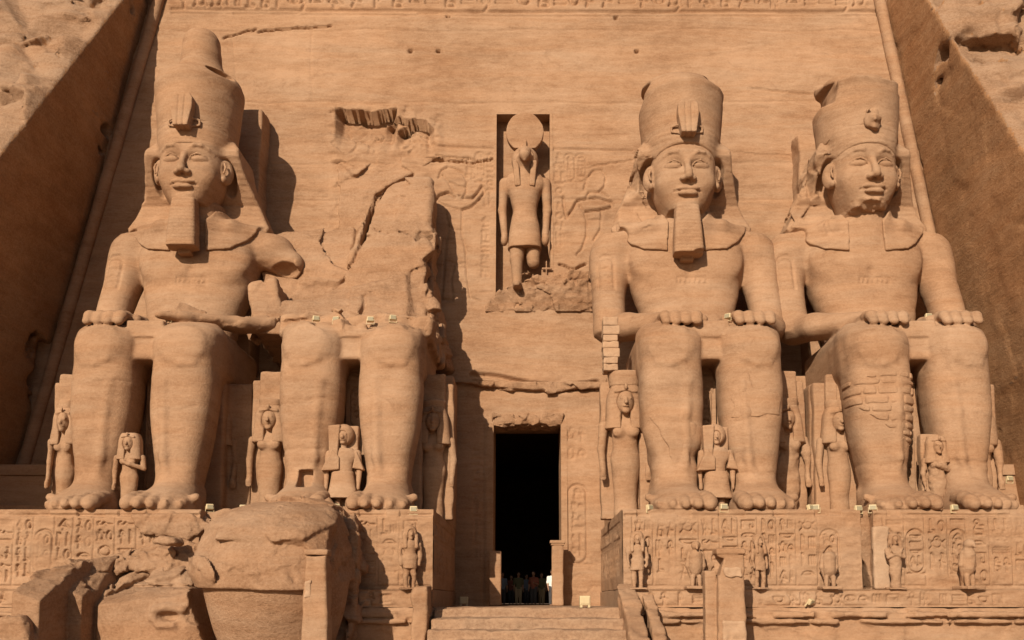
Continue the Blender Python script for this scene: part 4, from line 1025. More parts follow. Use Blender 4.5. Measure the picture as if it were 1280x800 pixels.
# inscriptions on the pedestal sides that face the passage
def side_panel(parent, x, nrm, seed):
    rl = Relief(10.4, 2.9, .06); rr = random.Random(seed); rl.noise(.03, .8, .4, seed)
    rl.line([(0, 2.45), (9.6, 2.45)], .06, .10); rl.line([(0, 1.85), (9.6, 1.85)], .06, .10)
    x_ = .2
    while x_ < 9: glyph_column(rl, x_, x_+.5, 1.9, 2.45, rr, .05, .08); x_ += .55
    for i in range(16): G(rl, 'man', .2+i*.58, .5, 1.2, .05, .08, .55)
    if nrm > 0: o, U = (x, -11, .68), (0, 1, 0)
    else: o, U = (x, -.5, .68), (0, -1, 0)
    pl = parent.location
    panel('inscribed_side', rl, (o[0]-pl.x+nrm*.02, o[1]-pl.y, o[2]-pl.z), U, (0, 0, 1), (nrm, 0, 0), M['stone'], parent)
side_panel(pR1, 3.47, -1, 5); side_panel(pL2, -3.47, 1, 6)
# rubble core closing the gaps between neighbouring pedestals
for (x0, x1, lb, sd_) in ((-12.05, -11.15, 'broken rubble face between the two left pedestals', 1), (12.1, 12.67, 'recessed rock between the two right pedestals, dark hole at its foot', 2)):
    V = Vol((x0-.2, -11.3, .3), (x1+.2, -7, 4.0), .07)
    V.box(((x0+x1)/2, -8.8, 2.1), ((x1-x0)/2+.02, 1.55 if sd_ == 1 else 1.9, 1.5)); V.noise(.12, (.6, .6, .4), sd_)
    if sd_ == 2: V.poly([(12.15, .66), (12.62, .66), (12.45, 1.6), (12.2, 1.9)], -11.5, -9.8, mode='sub')
    tag(V.mesh('rock_filling', M['rock']), lb, 'rock')

def base_course(name, x0, x1, seed, label):
    t = thing('terrace_wall', ((x0+x1)/2, -11.5, -1.75), label, 'terrace wall', 'terrace walls below the pedestals')
    w = x1-x0; rl = Relief(w, .62, .04); rr = random.Random(seed); rl.noise(.06, 1.2, .3, seed); rl.noise(.02, .2, .15, seed+1)
    rl.line([(0, .56), (w, .56)], .03, .05); rl.line([(0, .05), (w, .05)], .03, .05)
    x = .1
    while x < w-.6:
        G(rl, rr.choice(KINDS), x, .07, .46, .035, .11, rr.uniform(.34, .5)); x += rr.uniform(.42, .7)
    A = lat(np.random.default_rng(seed+9), (.6, w), (.6, 1.4)); A = up(up(A, 0, rl.v/.6), 1, rl.u/1.4); rl.C *= np.clip(.9+A*1.8, 0, 1)
    panel('inscribed_course', rl, (-w/2, -.12, 1.77), (1, 0, 0), (0, 0, 1), (0, -1, 0), M['stone'], t, back=.5)
    V = Vol((-w/2-.3, -.9, -.1), (w/2+.3, 1.3, 1.95), .07)
    V.box((0, .3, .82), (w/2, .42, .94), rnd=.04)
    V.box((0, .1, 1.50), (w/2, .52, .10), k=.02, rnd=.07)                        # roll moulding
    V.box((0, .05, 1.26), (w/2, .42, .06), k=.02, rnd=.05)
    V.facet(.06, .9, seed+3); V.noise(.03, (.5, .4, .25), seed+4); V.noise(.02, .2, seed+5)
    for _ in range(5):
        x = rr.uniform(-w/2, w/2); V.ell((x, -.45, 1.5), (rr.uniform(.2, .6), .25, .18), k=.05, mode='sub')
        x = rr.uniform(-w/2, w/2); V.tube([(x, -.2, 1.4), (x+rr.uniform(-.2, .2), -.2, .9), (x+rr.uniform(-.3, .3), -.2, .2)], .035, mode='sub')
    V.mesh('moulded_wall', M['stone'], t)
    return t
base_course('a', 3.45, 22.0, 31, 'terrace wall right of the stairs with carved strip and worn roll moulding')
base_course('b', -7.0, -3.4, 32, 'short eroded terrace wall left of the stairs beneath the carved pedestal')
base_course('c', -21.5, -7.3, 33, 'terrace wall behind the fallen blocks at the lower left')
tag(boxes('terrace_floor', [(3.45, 22, -11.2, .5, -1.9, .655), (-21.5, -3.45, -11.2, .5, -1.9, .655)], M['pave']), kind='structure')

# ---------------------------------------------------------------- balustrades of the stairs
def vobj(V, name, mat, label=None, cat=None, group=None, parent=None, loc=None):
    o = V.mesh(name, mat, parent, loc)
    return tag(o, label, cat, group) if label else o
def balustrade(x0, sgn, label, seed):
    V = Vol((-1.2, -17.7, -1.9), (1.2, -11.1, 1.2), .07)
    for dx, wz in ((0, .30), (.75*sgn, .20)):
        V.poly([(-99, 0), (-98, 0), (-98, 1)], 0, 1) if False else None
        def fn(X, Y, Z, dx=dx, wz=wz):
            top = .66+(Y+11.7)*(.42 if dx == 0 else .47)-(0 if dx == 0 else .25)
            return np.maximum(np.maximum(np.abs(X-dx)-wz, (Z-top)*.9), np.maximum(-17.3-Y, Y+11.25))+0*X+0*Z
        V.op(fn, (-1.2, -17.5, -1.9), (1.2, -11.2, 1.1), 0)
    V.noise(.06, (.5, .7, .4), seed); V.noise(.05, .25, seed+1)
    return tag(V.mesh('stair_balustrade', M['stone'], None, (x0, 0, 0)), label, 'balustrade', 'balustrades beside the stairs')
balustrade(3.55, 1, 'worn sloping double balustrade on the right side of the stairs', 71)
V = Vol((-4.2, -13.5, -1.9), (-3.2, -11.5, .9), .06); V.box((-3.72, -12.2, -.55), (.26, .75, 1.3), rnd=.05); V.noise(.08, (.4, .5, .5), 73); V.noise(.03, .15, 74)
tag(V.mesh('stair_balustrade', M['stone']), 'short upright balustrade stub on the left side of the stairs', 'balustrade', 'balustrades beside the stairs')

# ---------------------------------------------------------------- free standing stelae and door posts
def stele(x, y, z1, w0, w1, label, seed, patch, broken=False):
    t = thing('stone_stele', (x, y, -1.75), label, 'stele', 'tapering stone stelae before the terrace')
    V = Vol((-1.2, -.8, -.1), (1.2, .9, z1+2.2), .045); H = z1+1.75
    V.loft([(0, 0, 0, w0, .42), (H-.22, 0, 0, w1, .36)], p=9)
    V.box((0, 0, H-.10), (w1+.05, .40, .10), rnd=.03, k=.02)
    if broken: V.box((-w1-.1, -.1, H-.55), (.25, .4, .30), k=.03, mode='sub', ry=.3); V.box((-w0-.15, .15, H*.35), (.20, .25, H*.45), rnd=.04, k=.03)
    V.noise(.02, .6, seed); V.noise(.015, .2, seed+1)
    V.mesh('shaft', M['stone'], t)
    for (px, pz, rx, rz_) in patch:
        P = Vol((px-rx-.1, -.7, pz-rz_-.1), (px+rx+.1, -.2, pz+rz_+.1), .03)
        P.box((px, -.36, pz), (rx, .09, rz_), rnd=.06); P.noise(.05, .2, seed+3); P.mesh('plaster_patch', M['pale'], t)
    return t
a = at(911, 686, -13.3); stele(a.x, -13.3, a.z, .50, .44, 'tapering stele with broken left shoulder before the right terrace', 81, [(.05, 2.95, .30, .18), (.05, .9, .38, .42)], True)
a = at(398, 687, -15.5); stele(a.x, -15.5, a.z, .46, .33, 'slender tapering stele before the fallen crown block', 82, [(-.22, 2.35, .13, .28)])
for (px, z1, wd, label, sd_) in ((697, 2.95, .27, 'low stone post with flat cap at the right side of the doorway', 1), (619, 2.55, .28, 'shaded stone post at the left side of the doorway', 2)):
    t = thing('door_post', (at(px, 757, -.9).x, -.9, 0), label, 'stone post', 'stone posts flanking the doorway')
    V = Vol((-.5, -.6, -.1), (.5, .6, z1+.2), .045)
    V.box((0, 0, z1/2), (wd, .32, z1/2), rnd=.04); V.noise(.02, .3, sd_); V.mesh('post', M['stone'], t)
    if sd_ == 1: boxes('cap', [(-.36, .36, -.40, .40, z1-.04, z1+.10)], M['stone'], t); boxes('cap_band', [(-.31, .31, -.36, .36, z1-.14, z1-.045)], M['stone'], t)

# ================================================================ SMALLER STATUES
def wig_head(V, z, s, y=0.0):
    """head with centre z, scale s (head half height)"""
    V.ell((0, y, z), (.72*s, .80*s, 1.0*s)); V.cap((0, 0, z-1.6*s), (0, y*.6, z), .42*s, .45*s, k=.1*s)
    V.tube([(0, y-.70*s, z+.25*s), (0, y-.95*s, z-.18*s)], [.09*s, .16*s], k=.1*s)
    for q in (-1, 1):
        V.ell((.30*q*s, y-.84*s, z+.22*s), (.22*s, .14*s, .13*s), k=.08*s, mode='sub'); V.ell((.30*q*s, y-.70*s, z+.20*s), (.17*s, .10*s, .09*s), k=.02*s)
        V.ell((.74*q*s, y, z+.05*s), (.12*s, .16*s, .28*s), k=.03*s)
    V.ell((0, y-.75*s, z-.42*s), (.28*s, .12*s, .09*s), k=.05*s); V.ell((0, y-.55*s, z-.78*s), (.3*s, .25*s, .2*s), k=.15*s)
def queen(label, loc, H, seed, rz=0.0, bent=0, crown='tall', slab=True, group='royal women carved beside the legs', worn=0.0, wide=1.0):
    """standing woman in a long dress, heavy wig, H = total height"""
    t = thing('queen_statue', loc, label, 'statue', group, rz)
    u = H/(5.2 if crown == 'tall' else 4.4)       # 4.0 u = height to the top of the wig
    hb = max(.028, .0085*H)
    V = Vol((-1.1*u*wide, -1.0*u, 0), (1.1*u*wide, .6*u, 4.6*u), hb)
    V.loft([(.02*u, 0, -.05*u, .36*u, .26*u), (.6*u, 0, 0, .33*u, .24*u), (1.3*u, 0, 0, .38*u, .28*u), (1.85*u, 0, 0, .43*u, .30*u), (2.25*u, 0, 0, .35*u, .26*u), (2.6*u, 0, 0, .42*u, .29*u), (2.85*u, 0, 0, .60*u, .28*u), (3.0*u, 0, 0, .35*u, .2*u)], k=.03*u)
    V.tube([(0, -.36*u, 1.5*u), (0, -.32*u, .2*u)], .03*u, k=.05*u, mode='sub')
    for q in (-1, 1):
        V.ell((.21*q*u, -.26*u, 2.58*u), (.18*u, .12*u, .17*u), k=.08*u)
        V.cap((.17*q*u, -.1*u, .07*u), (.18*q*u, -.50*u, .05*u), .13*u, .09*u, k=.05*u)          # feet
        if bent == q:
            V.tube([(.62*q*u, 0, 2.78*u), (.70*q*u, -.05*u, 2.25*u), (.15*q*u, -.40*u, 2.40*u), (-.12*q*u, -.42*u, 2.50*u)], [.14*u, .12*u, .10*u, .08*u], k=.05*u)
        else:
            V.tube([(.62*q*u, 0, 2.78*u), (.70*q*u, 0, 2.1*u), (.66*q*u, -.10*u, 1.5*u)], [.14*u, .12*u, .09*u], k=.05*u)
            V.ell((.66*q*u, -.14*u, 1.36*u), (.09*u, .13*u, .16*u), k=.04*u)
            for f in range(4): V.cap((.66*q*u+(f-1.5)*.045*u, -.20*u, 1.36*u), (.66*q*u+(f-1.5)*.04*u, -.20*u, 1.18*u), .03*u, .025*u, k=.01*u)
    wig_head(V, 3.45*u, .38*u, -.17*u)
    V.noise(.02*u+worn*.06, .5*u, seed); V.noise(.008*u+worn*.03, .15*u, seed+1)
    V.mesh('body', M['stone'], t)
    W = Vol((-.8*u, -.7*u, 2.3*u), (.8*u, .55*u, 5.3*u), hb)
    W.loft([(2.66*u, 0, .02*u, .62*u, .40*u), (3.2*u, 0, .03*u, .56*u, .38*u), (3.7*u, 0, .05*u, .50*u, .38*u), (3.95*u, 0, .05*u, .40*u, .34*u)], p=3.4)
    W.ell((0, -.52*u, 3.42*u), (.29*u, .46*u, .38*u), k=.03*u, mode='sub'); W.box((0, -.42*u, 2.85*u), (.14*u, .25*u, .36*u), k=.03*u, mode='sub')
    for k_ in (-3, -2, 2, 3): W.tube([(k_*.155*u, -.37*u, 2.7*u), (k_*.14*u, -.36*u, 3.5*u)], .016*u, mode='sub')
    W.tube([(-.3*u, -.34*u, 3.74*u), (0, -.36*u, 3.78*u), (.3*u, -.34*u, 3.74*u)], .04*u, k=.02*u); W.ell((0, -.42*u, 3.86*u), (.06*u, .06*u, .10*u), k=.03*u)
    W.noise(.015*u+worn*.06, .4*u, seed+2)
    W.mesh('wig', M['stone'], t)
    if crown == 'tall':
        C = Vol((-.7*u, -.6*u, 3.8*u), (.7*u, .5*u, 5.3*u), hb)
        C.loft([(3.9*u, 0, .05*u, .40*u, .32*u), (4.2*u, 0, .05*u, .42*u, .34*u)], p=2.4); C.box((0, .1*u, 4.65*u), (.40*u, .16*u, .52*u), rnd=.06*u, k=.03*u)
        C.tube([(0, -.1*u, 4.2*u), (0, -.08*u, 5.1*u)], .02*u, mode='sub'); C.noise(.03*u, .3*u, seed+3); C.mesh('feather_crown', M['stone'], t)
    elif crown == 'low':
        C = Vol((-.7*u, -.6*u, 3.8*u), (.7*u, .6*u, 4.6*u), hb); C.loft([(3.92*u, 0, .05*u, .44*u, .36*u), (4.38*u, 0, .05*u, .50*u, .40*u)], p=2.6)
        for k_ in range(-4, 5): C.tube([(k_*.1*u, -.36*u, 4.02*u), (k_*.11*u, -.38*u, 4.34*u)], .02*u, mode='sub')
        C.mesh('low_crown', M['stone'], t)
    if slab:
        S = Vol((-1.0*u*wide, .0*u, 0), (1.0*u*wide, .75*u, H+.1), hb*1.6)
        S.box((0, .38*u, H*.47), (.70*u*wide, .26*u, H*.47), rnd=.05); S.noise(.04, .7, seed+4); S.mesh('back_slab', M['stone'], t)
    return t
def prince(label, loc, H, seed, rz=0.0, mirror=1):
    """small prince in a wide flaring kilt with a side lock"""
    t = thing('prince_statue', loc, label, 'statue', 'small princes standing between the shins', rz); u = H/4.0; h = .03
    V = Vol((-1.0*u, -.9*u, 0), (1.0*u, .6*u, 4.1*u), h)
    for q in (-1, 1):
        V.cap((.22*q*u, 0, .8*u), (.22*q*u, 0, .1*u), .15*u, .11*u); V.cap((.22*q*u, -.05*u, .07*u), (.24*q*u, -.40*u, .05*u), .12*u, .09*u, k=.04*u)
        V.tube([(.62*q*u, 0, 2.72*u), (.72*q*u, 0, 2.0*u), (.70*q*u, -.12*u, 1.35*u)], [.15*u, .12*u, .08*u], k=.05*u); V.ell((.70*q*u, -.14*u, 1.22*u), (.08*u, .10*u, .15*u), k=.03*u)
    V.loft([(1.6*u, 0, 0, .42*u, .28*u), (2.2*u, 0, 0, .42*u, .28*u), (2.7*u, 0, 0, .60*u, .3*u), (2.95*u, 0, 0, .40*u, .22*u)], k=.05*u)
    wig_head(V, 3.45*u, .38*u); V.noise(.02, .4, seed); V.mesh('body', M['stone'], t)
    K = Vol((-1.0*u, -.8*u, .5*u), (1.0*u, .6*u, 3.0*u), h)
    K.loft([(.72*u, 0, -.06*u, .68*u, .42*u), (1.3*u, 0, -.02*u, .56*u, .36*u), (1.9*u, 0, 0, .48*u, .33*u)], p=2.6)
    K.poly([(-.9*u*mirror, 1.9*u), (-.45*u*mirror, 2.9*u), (-.1*u*mirror, 2.5*u), (-.1*u*mirror, 1.95*u)], -.40*u, .2*u, rnd=.04*u); K.poly([(.95*u*mirror, 1.95*u), (.6*u*mirror, 2.85*u), (.45*u*mirror, 2.05*u)], -.25*u, .2*u, rnd=.03*u)
    K.noise(.015, .3, seed+2); K.mesh('flaring_robe', M['stone'], t)
    W = Vol((-.8*u, -.7*u, 2.0*u), (.8*u, .6*u, 4.1*u), h)
    W.ell((0, .08*u, 3.55*u), (.46*u, .40*u, .48*u)); W.ell((0, -.45*u, 3.35*u), (.27*u, .4*u, .38*u), k=.02, mode='sub')
    W.poly([(-.62*u*mirror, 3.9*u), (-.1*u*mirror, 3.95*u), (-.22*u*mirror, 2.2*u), (-.55*u*mirror, 2.2*u)], -.36*u, .3*u, rnd=.04*u, k=.03); W.mesh('side_lock', M['stone'], t)
    S = Vol((-.9*u, .1*u, 0), (.9*u, .7*u, H*1.05), .06); S.box((0, .42*u, H*.5), (.62*u, .25*u, H*.49), rnd=.03); S.noise(.03, .5, seed+4); S.mesh('back_slab', M['stone'], t)
    return t
def fig(px, base_py, top_py, Y):
    b = at(px, base_py, Y); tp = at(px, top_py, Y); return (b.x, Y, ZS-.02), tp.z-ZS
P_, H_ = fig(782, 640, 464, -6.2); qg = queen('tall queen statue with smooth heavy wig below the brick pier, right of the doorway', P_, H_, 500, crown='low', slab=True)
P_, H_ = fig(1050, 640, 466, -6.2); queen('slender sunlit queen statue with tall feather crown, left of the rightmost colossus', P_, H_, 510, wide=1.1)
P_, H_ = fig(541, 640, 466, -5.9); queen('half-shaded queen statue at the right of the ruined legs beside the doorway passage', P_, H_, 520)
P_, H_ = fig(336, 640, 463, -6.2); queen('queen statue standing left of the ruined legs, its left edge in shade', P_, H_, 530)
P_, H_ = fig(268, 640, 468, -5.6); queen('deeply shaded queen statue right of the leftmost colossus legs', P_, H_, 540, worn=.6)
P_, H_ = fig(80, 622, 466, -5.0); qa = queen('narrow queen statue half hidden behind the outer leg of the leftmost colossus', P_, H_, 550, worn=.3); qa.scale = (.78, 1, 1)
P_, H_ = fig(985, 640, 462, -5.6); queen('shaded worn queen statue right of the chipped-beard colossus legs', P_, H_, 560, worn=.9)
P_, H_ = fig(1226, 625, 468, -4.6); queen('queen statue mostly hidden behind the outer leg of the rightmost colossus', P_, H_, 570, worn=.6)
P_, H_ = fig(160, 638, 530, -8.9); queen('small princess statue with one arm across her chest between the shins of the leftmost colossus', P_, H_, 580, bent=1, crown=None, slab=False, group='small princesses standing between the shins')
P_, H_ = fig(1173, 640, 535, -8.6); queen('small worn princess statue between the shins of the rightmost colossus', P_, H_, 590, bent=1, crown=None, slab=True, worn=.6, group='small princesses standing between the shins')
P_, H_ = fig(428, 640, 530, -8.8); prince('small prince statue with side lock between the ruined legs', P_, H_, 600)
P_, H_ = fig(896, 640, 530, -8.8); prince('small prince statue in flaring robe between the shins of the colossus right of the door', P_, H_, 610)

# falcon-headed god in the niche
gp = at(656, 364, 1.15); gz = gp.z; gh = at(656, 190, 1.6).z-gz
t = thing('falcon_god_statue', (gp.x, 1.15, gz), 'falcon-headed god with a sun disc on its head, standing in the wall niche', 'statue')
u = gh/4.0; V = Vol((-1.4*u, -.75*u, -.05), (1.4*u, .8*u, 4.2*u), .042)
LEAN = lambda z: BAT*z
V.loft([(1.9*u, 0, .10*u, .40*u, .30*u), (2.3*u, 0, .13*u, .36*u, .28*u), (2.7*u, 0, .16*u, .46*u, .33*u), (3.05*u, 0, .2*u, .62*u, .33*u), (3.3*u, 0, .2*u, .5*u, .24*u)], k=.05*u, p=2.3)
V.tube([(-.22*u, .0, 1.3*u), (-.24*u, -.02*u, .9*u), (-.22*u, -.05*u, .15*u)], [.24*u, .19*u, .14*u], k=.05*u); V.cap((-.22*u, -.1*u, .08*u), (-.22*u, -.45*u, .05*u), .14*u, .1*u, k=.05*u)
V.tube([(.25*u, .05*u, 1.3*u), (.25*u, .05*u, .82*u)], [.23*u, .18*u], k=.05*u)
for q in (-1, 1):
    V.tube([(.62*q*u, .2*u, 3.08*u), (.66*q*u, .15*u, 2.3*u), (.60*q*u, .0, 1.55*u)], [.15*u, .12*u, .095*u], k=.06*u); V.ell((.60*q*u, -.05*u, 1.40*u), (.11*u, .15*u, .17*u), k=.04*u)
V.ell((0, .05*u, 3.72*u), (.27*u, .36*u, .32*u), k=.04*u); V.cap((0, .2*u, 3.1*u), (0, .12*u, 3.6*u), .30*u, .28*u, k=.08*u)
V.tube([(0, -.22*u, 3.70*u), (0, -.42*u, 3.60*u), (0, -.44*u, 3.46*u)], [.19*u, .14*u, .05*u], k=.05*u)
for q in (-1, 1): V.ell((.2*q*u, -.2*u, 3.78*u), (.08*u, .07*u, .08*u), k=.02*u, mode='sub')
V.noise(.02, .4, 1); V.mesh('body', M['stone'], t)
K = Vol((-.8*u, -.6*u, .9*u), (.8*u, .7*u, 2.1*u), .042); K.loft([(1.15*u, 0, .02*u, .50*u, .36*u), (1.6*u, 0, .06*u, .46*u, .35*u), (2.0*u, 0, .1*u, .40*u, .31*u)], p=2.6); K.noise(.015, .3, 2); K.mesh('kilt', M['stone'], t)
W = Vol((-.9*u, -.6*u, 2.4*u), (.9*u, .7*u, 4.3*u), .042); W.ell((0, .2*u, 3.72*u), (.40*u, .38*u, .38*u))
for q in (-1, 1): W.box((.24*q*u, -.04*u, 3.22*u), (.085*u, .15*u, .36*u), rnd=.03*u, ry=.10*q)
for q in (): W.tube([(.32*q*u, .10*u, 3.7*u), (.36*q*u, -.02*u, 3.25*u), (.28*q*u, -.10*u, 2.95*u)], [.08*u, .10*u, .09*u], k=.06*u)
W.ell((0, -.35*u, 3.68*u), (.29*u, .42*u, .34*u), k=.03*u, mode='sub'); W.mesh('wig', M['stone'], t)
D_ = Vol((-1.1, -.8, gh), (1.1, .9, gh+2.3), .042); 
D_.op(lambda X, Y, Z: np.maximum(np.sqrt(X**2+(Z-gh-.90)**2)-1.04, np.abs(Y-.28)-.20), (-1, -.1, gh-.15), (1, .6, gh+1.9)); D_.box((0, .02, gh+.12), (.10, .12, .28), rnd=.04, k=.04); D_.noise(.015, .4, 3)
D_.mesh('sun_disc', M['stone'], t); t.scale = (.92, 1, 1)
A_ = Vol((.3, -.5, .2), (1.6, .4, 2.2), .035); c_ = .62*u
A_.box((c_+.02, -.05, 1.0), (.035, .06, .55), rnd=.02); A_.box((c_+.05, -.05, 1.15), (.28, .06, .05), rnd=.02); A_.ell((c_+.02, -.05, .48), (.16, .08, .2)); A_.ell((c_+.02, -.05, .48), (.07, .2, .1), mode='sub'); A_.box((c_+.3, .22, .75), (.55, .12, .42), rnd=.03)
A_.mesh('staff_emblem', M['stone'], t)

# row of statuettes along the terrace edge
def falcon(label, loc, H, seed, rz=0, head=True, mat='stone'):
    t = thing('falcon_statue', loc, label, 'statue', 'statuettes standing along the terrace edge', rz); u = H/2.0
    V = Vol((-.6*u, -.6*u, 0), (.6*u, .6*u, 2.1*u), .028)
    V.cap((0, 0, .8*u), (0, -.04*u, 1.35*u), .20*u, .27*u); V.ell((0, .02*u, 1.05*u), (.30*u, .28*u, .55*u), k=.1*u)
    V.tube([(0, .15*u, .7*u), (0, .28*u, .15*u)], [.2*u, .10*u], k=.1*u)
    for q in (-1, 1): V.cap((.14*q*u, -.05*u, .5*u), (.14*q*u, -.08*u, .12*u), .11*u, .07*u, k=.05*u)
    if head:
        V.ell((0, -.10*u, 1.74*u), (.19*u, .23*u, .20*u), k=.08*u); V.tube([(0, -.30*u, 1.72*u), (0, -.40*u, 1.60*u)], [.08*u, .03*u], k=.04*u)
    else: V.box((0, 0, 1.92*u), (.6*u, .6*u, .2*u), k=.05*u, mode='sub', ry=.3)
    V.noise(.02, .3, seed); V.noise(.012, .1, seed+1); V.mesh('body', M[mat], t)
    W = Vol((-.6*u, -.5*u, .2*u), (.6*u, .6*u, 1.7*u), .028)
    for q in (-1, 1): W.tube([(.24*q*u, .0, 1.42*u), (.30*q*u, .03*u, .95*u), (.10*q*u, .16*u, .32*u)], [.10*u, .11*u, .05*u], k=.05*u)
    W.mesh('folded_wings', M[mat], t)
    B = Vol((-.6*u, -.6*u, -.02), (.6*u, .6*u, .2*u), .028); B.box((0, 0, .07*u), (.42*u, .42*u, .07*u), rnd=.02); B.noise(.02, .2, seed+3); B.mesh('plinth', M[mat], t)
    return t
def kingfig(label, loc, H, seed, rz=0, kind='king'):
    t = thing('king_statuette', loc, label, 'statue', 'statuettes standing along the terrace edge', rz); u = H/4.0
    V = Vol((-1.1*u, -.8*u, 0), (1.1*u, .7*u, 4.1*u), .028)
    if kind == 'mummy':
        V.loft([(0, 0, 0, .34*u, .3*u), (1.2*u, 0, 0, .38*u, .32*u), (2.2*u, 0, 0, .50*u, .36*u), (2.8*u, 0, 0, .62*u, .34*u), (3.0*u, 0, 0, .4*u, .3*u)])
        for q in (-1, 1): V.tube([(.6*q*u, 0, 2.7*u), (.55*q*u, -.25*u, 2.2*u), (-.2*q*u, -.40*u, 2.5*u)], [.15*u, .13*u, .10*u], k=.05*u)
        V.tube([(-.2*u, -.42*u, 2.3*u), (-.5*u, -.42*u, 3.1*u)], .05*u); V.tube([(.2*u, -.42*u, 2.3*u), (.5*u, -.42*u, 3.1*u)], .05*u)
    else:
        for q in (-1, 1):
            V.tube([(.22*q*u, 0, 1.9*u), (.22*q*u, -.1*q*u-.05*u, .9*u), (.20*q*u, -.12*q*u, .12*u)], [.24*u, .17*u, .12*u], k=.05*u); V.cap((.2*q*u, -.1*q*u, .07*u), (.2*q*u, -.42*u-.1*q*u, .05*u), .11*u, .08*u, k=.04*u)
            V.tube([(.58*q*u, 0, 2.75*u), (.64*q*u, 0, 2.1*u), (.56*q*u, -.1*u, 1.5*u)], [.15*u, .12*u, .09*u], k=.05*u)
        V.loft([(1.3*u, 0, -.02*u, .50*u, .32*u), (1.9*u, 0, 0, .42*u, .30*u), (2.3*u, 0, 0, .38*u, .27*u), (2.75*u, 0, 0, .56*u, .30*u), (2.95*u, 0, 0, .35*u, .22*u)], k=.08*u)
    wig_head(V, 3.4*u, .36*u); V.noise(.03, .25, seed); V.noise(.015, .1, seed+1); V.mesh('body', M['stone'], t)
    W = Vol((-.7*u, -.6*u, 2.4*u), (.7*u, .6*u, 4.1*u), .028); W.ell((0, .08*u, 3.5*u), (.44*u, .40*u, .44*u)); W.ell((0, -.4*u, 3.35*u), (.26*u, .4*u, .36*u), k=.02, mode='sub')
    for q in (-1, 1): W.tube([(.36*q*u, -.05*u, 3.3*u), (.34*q*u, -.22*u, 2.6*u)], [.14*u, .12*u], k=.04*u)
    W.noise(.02, .2, seed+2); W.mesh('headcloth', M['stone'], t)
    B = Vol((-.8*u, -.8*u, -.02), (.8*u, .6*u, .2*u), .028); B.box((0, -.05*u, .02*u), (.6*u, .5*u, .10*u), rnd=.02); B.noise(.03, .2, seed+3); B.mesh('plinth', M['stone'], t)
    return t
YT = -11.52
def tz(px, top): b = at(px, 735, YT); return (b.x, YT, .645), at(px, top, YT).z-.645
P_, H_ = tz(797, 662); kingfig('worn standing king statuette at the passage corner of the right pedestal', P_, H_, 701)
P_, H_ = tz(870, 674); falcon('broad-chested falcon statuette, second from the stairs on the right terrace', P_, H_, 702)
P_, H_ = tz(950, 666); kingfig('slim standing statuette just right of the broken-shouldered stele', P_, H_, 703, rz=.5)
P_, H_ = tz(1037, 678); falcon('headless falcon statuette at the right end of the near pedestal', P_, H_, 704, head=False)
P_, H_ = tz(1120, 664); kingfig('mummy-shaped statuette with crossed arms before the rightmost pedestal', P_, H_, 705, kind='mummy')
P_, H_ = tz(1211, 672); falcon('tall falcon statuette at the far right of the terrace', P_, H_, 706, rz=.35)
P_, H_ = tz(512, 655); kingfig('pale standing statuette on the left terrace before the doorway passage', P_, H_, 707, rz=.4)
# stone slab standing behind the mummy-shaped statuette
a = at(1104, 735, -11.3); V = Vol((-.5, -.3, -.1), (.5, .3, 2.5), .05); V.box((0, 0, 1.15), (.30, .10, 1.15), rnd=.03); V.noise(.03, .3, 9)
tag(V.mesh('stone_slab', M['pale'], None, (a.x, -11.2, .64)), 'pale upright slab left of the mummy-shaped statuette', 'slab')
# brick pier under the broken elbow
t = thing('brick_pier', (at(763, 460, -6.3).x, -6.3, at(763, 466, -6.3).z), 'stack of rough bricks propping the broken elbow of the third colossus', 'brick pier')
zz = 0; rr = random.Random(4); hgt = at(763, 400, -6.3).z-t.location.z
while zz < hgt-.1:
    hh = rr.uniform(.26, .40); V = Vol((-.6, -.6, -.05), (.6, .6, hh+.05), .035)
    w = rr.uniform(.30, .36); V.box((rr.uniform(-.03, .03), 0, hh/2), (w, .4, hh/2-.004), rnd=.03); V.noise(.03, .2, int(zz*100)); V.mesh('brick', M['pale'], t, (0, 0, zz)); zz += hh

# ================================================================ FALLEN BLOCKS
# fallen crown
a = at(343, 735, -14.1)
t = thing('fallen_crown_block', (a.x, -13.4, -1.75), 'huge bucket-shaped crown fragment lying before the left pedestals', 'fallen crown')
V = Vol((-3.4, -3.3, -.6), (3.6, 3.2, 5.9), .06)
zr = a.z+1.75+.15
V.loft([(-.5, .0, 0, 1.45, 1.45), (1.0, 0, 0, 2.0, 1.9), (zr+.4, 0, 0, 2.48, 2.3)], p=2.2)
V.loft([(zr, 0, .05, 2.62, 2.45), (zr+.5, 0, .1, 2.66, 2.5), (zr+1.4, -.05, .2, 2.50, 2.25), (zr+2.1, .1, .4, 2.15, 1.85), (zr+2.65, .35, .8, 1.5, 1.25), (zr+2.85, .5, 1.0, .8, .7)], p=2.3)
V.cut((-1.3, -1.2, zr+2.0), (-.5, -.62, .62)); V.cut((1.2, -1.5, zr+1.9), (.35, -.7, .62)); V.cut((2.35, 0, 0), (1, -.15, .05))
V.tube([(.9, -2.6, zr+1.6), (1.0, -2.6, zr+.8), (1.1, -2.5, zr+.2), (.95, -2.4, zr-.3), (.8, -2.4, zr-.9)], .06, mode='sub', sq=(1, 3, 1))
V.noise(.03, (1.6, 1.6, 1.2), 801); V.noise(.015, (.6, .6, .45), 802)
V.facet(.22, 1.7, 804, (-3.3, -3.2, zr+.1), (3.4, 3.1, 5.9), tilt=.6); V.facet(.06, .45, 805, (-3.3, -3.2, zr+.3), (3.4, 3.1, 5.9))
V.mesh('crown_fragment', M['rock'], t).rotation_euler[0] = .10
